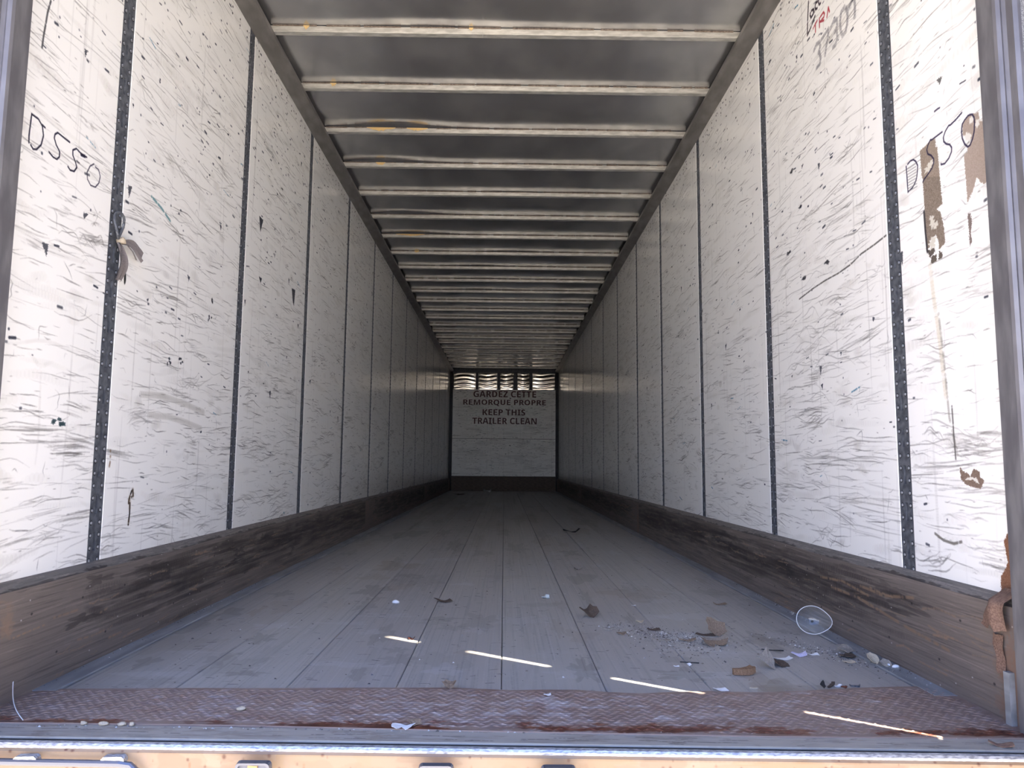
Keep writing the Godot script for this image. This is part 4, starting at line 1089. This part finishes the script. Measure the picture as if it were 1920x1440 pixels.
func litter() -> void:
	var T := 0.0045      # top of the tread plate
	scrap("cardboard_scrap", "dark brown folded cardboard standing tent-like alone right of the deck centre", "cardboard", "", p(0.352, 0.0, 1.31), 0.085, 0.07, WEDGE, M.cardbrown, 0.003, 0.03, 0.3, Vector3(0.5, 0.4, 0.1))
	scrap("foil_scrap", "crumpled silver foil scrap lying near the deck centre seam", "foil", "", p(0.208, 0.0, 1.722), 0.04, 0.035, LEAF, M.foil, 0.001, 0.014, 0.9, Vector3(0.35, 0, 0.1))
	scrap("plastic_flake", "small bright white flake alone beyond the crumb patch", "flake", "", p(0.581, 0.0, 1.555), 0.02, 0.016, STRIP, M.paper, 0.001, 0.002)
	scrap("cardboard_scrap", "upright tan cardboard leaf leaning up at the right of the crumb patch", "cardboard", "", p(0.785, 0.0, 1.0), 0.072, 0.085, FAN, M.card, 0.002, 0.008, 0.2, Vector3(0.72, 0.15, 0.0))
	scrap("cardboard_scrap", "dark flat cardboard sliver under the upright tan leaf", "cardboard", "", p(0.742, 0.0, 0.985), 0.07, 0.03, STRIP, M.cardbrown, 0.002, 0.004, 0.2, Vector3(0.1, -0.2, 0.0))
	scrap("cardboard_scrap", "tan butterfly-shaped torn cardboard curled up in front of the upright leaf", "cardboard", "", p(0.742, 0.0, 0.845), 0.095, 0.07, BUTTERFLY, M.card, 0.002, 0.016, 0.0, Vector3(0.15, 0.05, 0))
	scrap("cardboard_scrap", "thin torn cardboard layer between upright leaf and butterfly piece", "cardboard", "", p(0.755, 0.0, 0.905), 0.09, 0.05, STRIP, M.cardgrey, 0.002, 0.01, 0.1, Vector3(0.12, 0.0, 0.05))
	scrap("wood_chip", "splintered brown wood chip lying near the tread plate", "wood chip", "", p(0.718, 0.0, 0.48), 0.07, 0.034, STRIP, M.wood, 0.017, 0.004, 0.2, Vector3(0.0, 0.25, 0.04))
	scrap("cardboard_scrap", "pale grey triangular cardboard flap propped up beside white paper strip", "cardboard", "", p(0.818, 0.0, 0.57), 0.062, 0.10, [Vector2(-1, -0.1), Vector2(0.4, -1), Vector2(0.7, 0.2), Vector2(0.5, 1)], M.cardgrey, 0.002, 0.006, 0.3, Vector3(0.5, 0.0, -0.15))
	scrap("cardboard_scrap", "dirty brown cardboard bit behind the pale grey triangular flap", "cardboard", "", p(0.862, 0.0, 0.585), 0.055, 0.06, SHARD, M.cardbrown, 0.002, 0.008, 0.3, Vector3(0.15, 0, -0.2))
	scrap("paper_scrap", "white pointed paper strip just behind the pale triangular flap", "paper", "white paper scraps by the right wall", p(0.899, 0.0, 0.66), 0.062, 0.035, STRIP, M.paper, 0.0008, 0.006, 0.3)
	scrap("paper_scrap", "violet and white printed wrapper scrap right of the white strip", "wrapper", "", p(0.968, 0.0, 0.7), 0.05, 0.035, STRIP, M.violet, 0.0008, 0.008, 0.3, Vector3(0.2, -0.3, 0))
	scrap("paper_scrap", "small white curled paper right of the violet wrapper", "paper", "white paper scraps by the right wall", p(1.02, 0.0, 0.717), 0.04, 0.022, STRIP, M.paper, 0.0008, 0.006)
	scrap("cardboard_scrap", "grey cardboard shard topping the litter row under the clear plastic cup", "cardboard", "", p(1.138, 0.004, 0.75), 0.065, 0.055, SHARD, M.cardgrey, 0.002, 0.008, 0.4, Vector3(0.35, 0.2, -0.1))
	scrap("cardboard_scrap", "dark flat flake in the litter row under the grey shard", "cardboard", "", p(1.12, 0.003, 0.685), 0.055, 0.05, LEAF, M.cardbrown, 0.002, 0.004)
	scrap("cardboard_scrap", "beige narrow cardboard strip pointing at the litter row", "cardboard", "", p(1.092, 0.0, 0.618), 0.042, 0.02, WEDGE, M.stone, 0.002, 0.003, 0.4, Vector3(0.25, 0, 0))
	scrap("cardboard_scrap", "beige blunt cardboard piece upright in the litter row by right board", "cardboard", "", p(1.162, 0.003, 0.605), 0.038, 0.045, LEAF, M.stone, 0.002, 0.005, 0.4, Vector3(0.7, 0.2, 0))
	scrap("cardboard_scrap", "grey squarish cardboard piece next to white nuggets by right board", "cardboard", "", p(1.182, 0.003, 0.568), 0.034, 0.035, SHARD, M.cardgrey, 0.002, 0.004, 0.4, Vector3(0.6, -0.2, 0))
	nub("plastic_nugget", "white oblong nugget against the right board, lowest of three", "nugget", "white nuggets by the right board", p(1.204, 0.005, 0.55), Vector3(0.024, 0.012, 0.014), M.paper)
	nub("plastic_nugget", "white round nugget against the right board, left of oblong one", "nugget", "white nuggets by the right board", p(1.188, 0.005, 0.562), Vector3(0.013, 0.012, 0.012), M.paper)
	nub("plastic_nugget", "white tiny nugget against the right board, topmost of three", "nugget", "white nuggets by the right board", p(1.196, 0.005, 0.606), Vector3(0.012, 0.014, 0.011), M.paper)
	scrap("paper_scrap", "white torn paper lying at the tread plate edge below wood chip", "paper", "", p(0.606, 0.0, 0.322), 0.042, 0.035, SHARD, M.paper, 0.0008, 0.006)
	scrap("wood_sliver", "pale short wood sliver lying right of the torn white paper", "wood sliver", "", p(0.702, 0.0, 0.34), 0.022, 0.008, STRIP, M.stone, 0.003, 0.001)
	scrap("cardboard_scrap", "round brown cardboard disc bit straddling the tread plate edge", "cardboard", "", p(-0.131, 0.004, 0.318), 0.042, 0.035, LEAF, M.card, 0.002, 0.012, 0.0, Vector3(0.25, 0, 0))
	nub("paper_ball", "small crumpled white paper ball left of the deck centre", "paper ball", "", p(-0.456, 0.0, 1.575), Vector3(0.034, 0.022, 0.026), M.paper)
	scrap("plastic_flake", "dark thin curled flake right of the crumpled paper ball", "flake", "", p(-0.252, 0.0, 1.62), 0.085, 0.075, WEDGE, M.cardbrown, 0.0012, 0.012, 0.2)
	scrap("leaf_scrap", "dry brown leaf lying in the farthest sun streak", "leaf", "", p(-0.305, 0.0, 0.895), 0.026, 0.026, BUTTERFLY, M.rust, 0.001, 0.008, 0.3)
	scrap("paper_scrap", "bright white two-lobed scrap hanging over the tread plate rear edge", "paper", "", p(-0.215, T, 0.008), 0.055, 0.045, BUTTERFLY, M.paper, 0.0008, 0.006, 0.9)
	scrap("cardboard_scrap", "grey-brown torn bit beside the two-lobed white scrap", "cardboard", "", p(-0.19, T + 0.001, 0.026), 0.034, 0.028, SHARD, M.card, 0.0015, 0.005, 0.3, Vector3(0.3, 0, 0))
	scrap("paper_scrap", "small white flake on the tread plate right of centre", "paper", "", p(0.13, T + 0.002, 0.25), 0.02, 0.016, STRIP, M.paper, 0.0008, 0.002)
	nub("stone_chip", "beige stone chip on the left half of the tread plate", "stone", "", p(-0.624, T + 0.001, 0.12), Vector3(0.026, 0.013, 0.015), M.stone)
	var pebbles := [[-0.951, 0.02, 0.02, "pale pebble at the plate rear edge, leftmost of the row"], [-0.905, 0.018, 0.028, "wide tan pebble at the plate rear edge, second of the row"], [-0.862, 0.016, 0.022, "tan blocky pebble at the plate rear edge, third of the row"], [-0.838, 0.014, 0.013, "tiny white pebble at the plate rear edge, last of the row"]]
	for q in pebbles:
		nub("pebble", q[3], "pebble", "pebbles along the left plate edge", p(q[0], 0.002, q[1] + 0.002), Vector3(q[2], 0.012, 0.013), M.stone)
	scrap("plastic_sheet_scrap", "crumpled pale plastic lump at the foot of the front bulkhead", "plastic", "", p(-0.35, 0.0, 14.9), 0.2, 0.25, LEAF, M.paper, 0.003, 0.07, 0.4)
	scrap("plastic_sheet_scrap", "black glossy plastic strip lying far back right of centre", "plastic", "", p(0.63, 0.0, 5.15), 0.16, 0.1, STRIP, M.black, 0.002, 0.03, 0.1)
	scrap("paper_scrap", "thin pale bent strip far back left of centre", "paper", "pale strips far back on the deck", p(-0.377, 0.0, 6.34), 0.075, 0.05, STRIP, M.cardgrey, 0.001, 0.02, 0.1)
	scrap("paper_scrap", "pale crumpled scrap on the right plank row midway back", "paper", "", p(0.45, 0.0, 2.653), 0.05, 0.035, BUTTERFLY, M.cardgrey, 0.001, 0.014, 0.3)
	scrap("plastic_sheet_scrap", "dark sheet scrap by the left board near the far end", "plastic", "", p(-0.9, 0.0, 13.4), 0.25, 0.4, SHARD, M.cardbrown, 0.002, 0.04, 0.3)
	scrap("plastic_piece", "small black pointed plastic piece standing at the plate edge right", "plastic", "", p(0.897, 0.0, 0.352), 0.014, 0.024, WEDGE, M.black, 0.004, 0.002, 0.2, Vector3(0.9, 0, 0))
	scrap("wood_sliver", "dark wood sliver beside the black pointed plastic piece", "wood sliver", "slivers at the plate edge", p(0.927, 0.0, 0.366), 0.05, 0.012, STRIP, M.cardbrown, 0.004, 0.002, 0.2, Vector3(0, 0.9, 0.05))
	scrap("wood_sliver", "white-topped sliver right of the dark wood sliver", "wood sliver", "slivers at the plate edge", p(0.945, 0.0, 0.362), 0.026, 0.011, STRIP, M.paper, 0.003, 0.002, 0.2, Vector3(0, 0.6, 0.05))
	scrap("rust_flake", "red rust flake at the plate edge right of the slivers", "rust flake", "", p(0.958, 0.0, 0.353), 0.018, 0.014, LEAF, M.rust, 0.002, 0.003)
	scrap("plastic_piece", "dark hooked bit at the plate edge right of the red flake", "plastic", "", p(0.994, 0.0, 0.362), 0.03, 0.014, BUTTERFLY, M.galv, 0.003, 0.005)
	scrap("leaf_scrap", "dry tan leaf sliver at the right end of the sill ledge", "leaf", "", p(1.105, 0.0015, -0.082), 0.05, 0.022, STRIP, M.veneer, 0.0015, 0.007, 0.1, Vector3(0.1, -0.35, 0))
	scrap("cardboard_scrap", "long brown curled chip beyond the crumbs near the right strip", "cardboard", "", p(0.967, 0.0, 1.59), 0.062, 0.03, STRIP, M.card, 0.0015, 0.01, 0.1)
	var flakes := [[0.402, 1.066, 0.045, 0.02, "thin light stick at the left edge of the crumb patch"], [0.441, 0.993, 0.036, 0.03, "round brown flake at the lower left of crumb patch"], [0.571, 1.067, 0.05, 0.035, "dark oblong flake in the middle of the crumb patch"], [0.575, 0.895, 0.04, 0.035, "brown twisted flake at the lower right of crumb patch"], [0.545, 1.2, 0.03, 0.025, "tan crumb-like flake at the top of the crumb patch"], [0.655, 0.9, 0.06, 0.03, "grey flat flake left of the butterfly cardboard piece"]]
	for k in flakes.size():
		var q = flakes[k]
		scrap("bark_flake", q[4], "flake", "flakes in the crumb patch", p(q[0], 0.0, q[1]), q[2], q[3], [STRIP, LEAF, STRIP, WEDGE, LEAF, STRIP][k], [M.cardgrey, M.card, M.cardbrown, M.cardgrey, M.stone, M.card][k], 0.003, 0.006, 0.2)
	scrap("paper_scrap", "white square flake left of the wood chip below black wire", "paper", "", p(0.582, 0.0, 0.573), 0.015, 0.018, SHARD, M.paper, 0.001, 0.005, 0.3, Vector3(0.3, 0, 0))
	scrap("paper_scrap", "thin white sliver left of the white square flake", "paper", "", p(0.541, 0.0, 0.565), 0.018, 0.008, STRIP, M.paper, 0.001, 0.002)
	for q in [[[0.562, 0.605], [0.585, 0.596], [0.618, 0.594], "black wire", "short straight black wire lying above the white square flake"], [[0.873, 0.774], [0.905, 0.755], [0.94, 0.757], "twig", "thin dark bent twig lying behind the white paper strip"]]:
		var st := begin()
		tube(st, [p(q[0][0], 0.003, q[0][1]), p(q[1][0], 0.004, q[1][1]), p(q[2][0], 0.003, q[2][1])], 0.0016, 6)
		tag(part("wire" if q[3] == "black wire" else "twig", st.commit(), M.black, self), q[4], q[3].split(" ")[-1])
	var hook := begin()
	tube(hook, [p(-0.125, ROOF - 0.012, 1.826), p(-0.121, ROOF - 0.014, 1.8255), p(-0.119, ROOF - 0.03, 1.8245), p(-0.1195, 2.768, 1.826)], 0.0011, 5)
	tag(part("wire", hook.commit(), M.bow, self), "short thin wire hooked over the nearest roof bow left of centre", "wire")
	var st := begin()
	var path := []
	for i in 14:
		var t := i / 13.0
		path.append(p(lerpf(-1.225, -1.10, t), lerpf(0.05, 0.006, sqrt(t)), lerpf(0.19, 0.037, t) - 0.012 * sin(t * PI)))
	tube(st, path, 0.0011, 5)
	tag(part("string", st.commit(), M.paper, self), "thin pale string hanging down onto the left end of the plate", "string")
	# clear plastic cup half
	var cup := base("plastic_cup", p(1.135, 0.055, 0.995))
	tag(cup, "clear plastic bowl with a pointed lip leaning against the right board", "plastic bowl")
	var rim := []
	var n := 40
	for i in n:
		var w := TAU * i / n
		var r := 0.052 + 0.012 * pow(maxf(0.0, cos(w + 0.08)), 7.0)
		rim.append(Vector3(cos(w) * r * 1.04, sin(w) * r * 0.95, 0.0))
	var rows := []
	for k in 9:
		var t := k / 8.0
		var row := []
		for i in n + 1:
			var q: Vector3 = rim[i % n]
			row.append(Vector3(q.x * cos(t * PI * 0.47), q.y * cos(t * PI * 0.47), -0.055 * sin(t * PI * 0.5)))
		rows.append(row)
	var tilt := Basis.from_euler(Vector3(-0.28, -0.35, 0.0))
	part("shell", sheet(rows), M.clear, cup).basis = tilt
	st = begin()
	tube(st, rim, 0.0013, 6, true)
	part("rim", st.commit(), M.rim, cup).basis = tilt
	# rag tied to the first post on the left
	var rag := base("tied_rag", p(-HW + 0.012, 1.32, 0.585))
	tag(rag, "grey strap loop with knotted rag tails tied to the nearest left post", "rag")
	st = begin()
	path = []
	for i in 20:
		var w := TAU * i / 20
		path.append(Vector3(0.004 + 0.004 * sin(w * 2.0), 0.045 + 0.043 * cos(w), -(0.024 * sin(w) * (1.0 + 0.25 * cos(w)))))
	tube(st, path, 0.0045, 8, true)
	part("strap_loop", st.commit(), M.galv, rag)
	part("knot", lump(Vector3.ZERO, Vector3(0.03, 0.034, 0.024), 5), M.stone, rag, Vector3(0.008, -0.012, -0.012))
	rows = []
	for i in 11:
		var t := i / 10.0
		var row := []
		for k in 7:
			var u := k / 6.0 - 0.5
			var wide := 0.014 + 0.034 * sin(t * PI * 0.85)
			row.append(Vector3(0.006 + 0.012 * sin(t * PI) + 0.006 * sin(u * 14.0 + t * 3.0), -0.012 - t * 0.12 + 0.004 * sin(u * 9.0) * t, -(0.004 + u * wide + 0.012 * sin(t * 2.2))))
		rows.append(row)
	part("rag_tail", sheet(rows), M.rag, rag)
	rows = []
	for i in 9:
		var t := i / 8.0
		var row := []
		for k in 6:
			var u := k / 5.0 - 0.5
			row.append(Vector3(0.008 + 0.02 * t + 0.004 * sin(u * 12.0 + t * 5.0), -0.008 + 0.012 * sin(t * PI) - 0.018 * t * t + u * (0.014 + 0.03 * t), -(0.012 + t * 0.105)))
		rows.append(row)
	part("rag_tail", sheet(rows), M.rag, rag)
	st = begin()
	tube(st, [Vector3(0.015, -0.01, -0.04), Vector3(0.018, -0.022, -0.07), Vector3(0.014, -0.04, -0.105)], 0.0018, 6)
	part("thread", st.commit(), M.rag, rag)

func crumb(st: SurfaceTool, at: Vector3, r: float, c: Color, g: RandomNumberGenerator) -> void:
	var pts := []
	for k in 4:
		var w := TAU * k / 4 + g.randf()
		pts.append(at + Vector3(cos(w) * r * g.randf_range(0.6, 1.3), 0.0, sin(w) * r * g.randf_range(0.5, 1.0)))
	var top := at + Vector3(0, r * g.randf_range(0.35, 0.9), 0)
	for k in 4:
		var n: Vector3 = Vector3.UP + (pts[k] - at).normalized()
		st.set_color(c)
		tri(st, pts[k], pts[(k + 1) % 4], top, n.normalized())

func crumbs() -> void:
	var g := RandomNumberGenerator.new()
	g.seed = 131
	var st := begin()
	var tones := [Color(0.30, 0.29, 0.28), Color(0.18, 0.16, 0.14), Color(0.42, 0.40, 0.37), Color(0.66, 0.66, 0.65), Color(0.11, 0.10, 0.10)]
	for i in 1500:
		var c: Color = tones[[0, 0, 1, 1, 1, 2, 4, 4, 3][g.randi() % 9]]
		var q: Vector2
		var k := g.randf()
		if k < 0.45: q = Vector2(g.randfn(0.60, 0.10), 0.0); q.y = 1.04 - (q.x - 0.5) * 0.55 + g.randfn(0.0, 0.07)
		elif k < 0.6: q = Vector2(g.randfn(0.62, 0.08), g.randfn(0.80, 0.09))
		elif k < 0.8: q = Vector2(g.randfn(1.09, 0.07), 0.0); q.y = 1.0 - (q.x - 0.9) * 1.5 + g.randfn(0.0, 0.07)
		else: q = Vector2(g.randf_range(-1.1, 1.14), 0.33 + absf(g.randfn(0.0, 1.2)))
		if q.x > 1.215 or q.y < 0.36: continue
		crumb(st, p(q.x, 0.0 if q.x < 1.15 else 0.005, q.y), absf(g.randfn(0.0022, 0.0013)) + 0.0006, c, g)
	for i in 380:      # grit along the feet of both boards and on the plate edge
		var k := g.randf()
		if k < 0.4: crumb(st, p(1.218 - absf(g.randfn(0.0, 0.012)), 0.005, g.randf_range(0.35, 2.2)), g.randf_range(0.001, 0.004), tones[g.randi() % 5], g)
		elif k < 0.6: crumb(st, p(-1.218 + absf(g.randfn(0.0, 0.012)), 0.005, g.randf_range(0.3, 2.2)), g.randf_range(0.001, 0.004), tones[g.randi() % 5], g)
		else:
			var x := g.randf_range(-1.18, 1.18)
			crumb(st, p(x, 0.0015, -0.012 - 0.03 * (x + 0.2) / 1.4 * 1.0 + absf(g.randfn(0.0, 0.006))), g.randf_range(0.001, 0.0045), tones[[0, 2, 3, 3, 1][g.randi() % 5]], g)
	var m := mat(Color.WHITE, 0.9)
	m.vertex_color_use_as_albedo = true
	var o := part("floor_crumbs", st.commit(), m, self)
	tag(o, "loose grey, brown and white crumbs and grit scattered over the deck", "crumbs", "", "stuff")

# ------------------------------------------------------------------ outside
func outside() -> void:
	var st := begin()
	quad(st, Vector3(-80, -1.25, -60), Vector3(80, -1.25, -60), Vector3(80, -1.25, 90), Vector3(-80, -1.25, 90), Vector3.UP)
	tag(part("ground", st.commit(), M.gravel, self), "sunlit gravel yard behind the trailer", "ground", "", "structure")
	# unseen sheet added above the open doors to keep sun off the doorway
	var a := base("sun_blocker")
	part("blocker_sheet", bx(-1.32, 1.30, 2.93, 2.945, -0.02, -1.56), M.iron, a)
	part("blocker_lip", bx(-1.32, 1.30, 2.90, 2.945, -1.56, -1.575), M.iron, a)
	tag(a, "added unseen metal sheet over the rear doorway that keeps the sun out", "sun_blocker", "", "structure")

# ------------------------------------------------------------------
func _ready() -> void:
	var cam := Camera3D.new()
	cam.name = "camera"
	cam.fov = 54.229
	cam.near = 0.05
	cam.far = 400.0
	# columns: right, up, back
	cam.transform = Transform3D(Basis(Vector3(0.99991, 0.00878, 0.01055), Vector3(-0.00986, 0.99421, 0.10701), Vector3(-0.00955, -0.10711, 0.9942)).orthonormalized(), Vector3(0.01106, 0.60501, 1.7896))
	add_child(cam)
	cam.current = true

	var sky_m := ProceduralSkyMaterial.new()
	sky_m.sky_top_color = Color(0.26, 0.38, 0.60)
	sky_m.sky_horizon_color = Color(0.91, 0.93, 0.96)
	sky_m.sky_curve = 0.075
	sky_m.ground_horizon_color = Color(0.62, 0.60, 0.56)
	sky_m.ground_bottom_color = Color(0.45, 0.42, 0.38)
	sky_m.sun_angle_max = 1.0
	var sky := Sky.new()
	sky.sky_material = sky_m
	var env := Environment.new()
	env.background_mode = Environment.BG_SKY
	env.sky = sky
	env.background_energy_multiplier = 6.5
	env.tonemap_mode = Environment.TONE_MAPPER_LINEAR
	env.tonemap_exposure = 1.87
	env.sdfgi_enabled = true
	env.ssao_enabled = true
	env.ssil_enabled = true
	var we := WorldEnvironment.new()
	we.name = "world"
	we.environment = env
	add_child(we)

	var sun := DirectionalLight3D.new()
	sun.name = "sun"
	sun.light_color = Color(1.0, 0.95, 0.87)
	sun.light_energy = 11.0
	sun.light_angular_distance = 0.53
	sun.shadow_enabled = true
	add_child(sun)
	# towards the sun: right of and behind the doorway, 52 degrees up
	sun.look_at_from_position(Vector3.ZERO, -Vector3(0.8207, 1.3, 0.5713), Vector3.UP)

	make_materials()
	for k in 4: linings.append(sheet_material(lining(1.12, TOP + 0.02 - 0.27, 120 + k, 0.7)))
	outside()
	wall_side("wall_left", -1.0, POSTS_LEFT, left_specials())
	wall_side("wall_right", 1.0, POSTS_RIGHT, right_specials())
	wall_end()
	ceiling()
	the_floor()
	baseboards()
	rear_frame()
	sill_fittings()
	litter()
	crumbs()
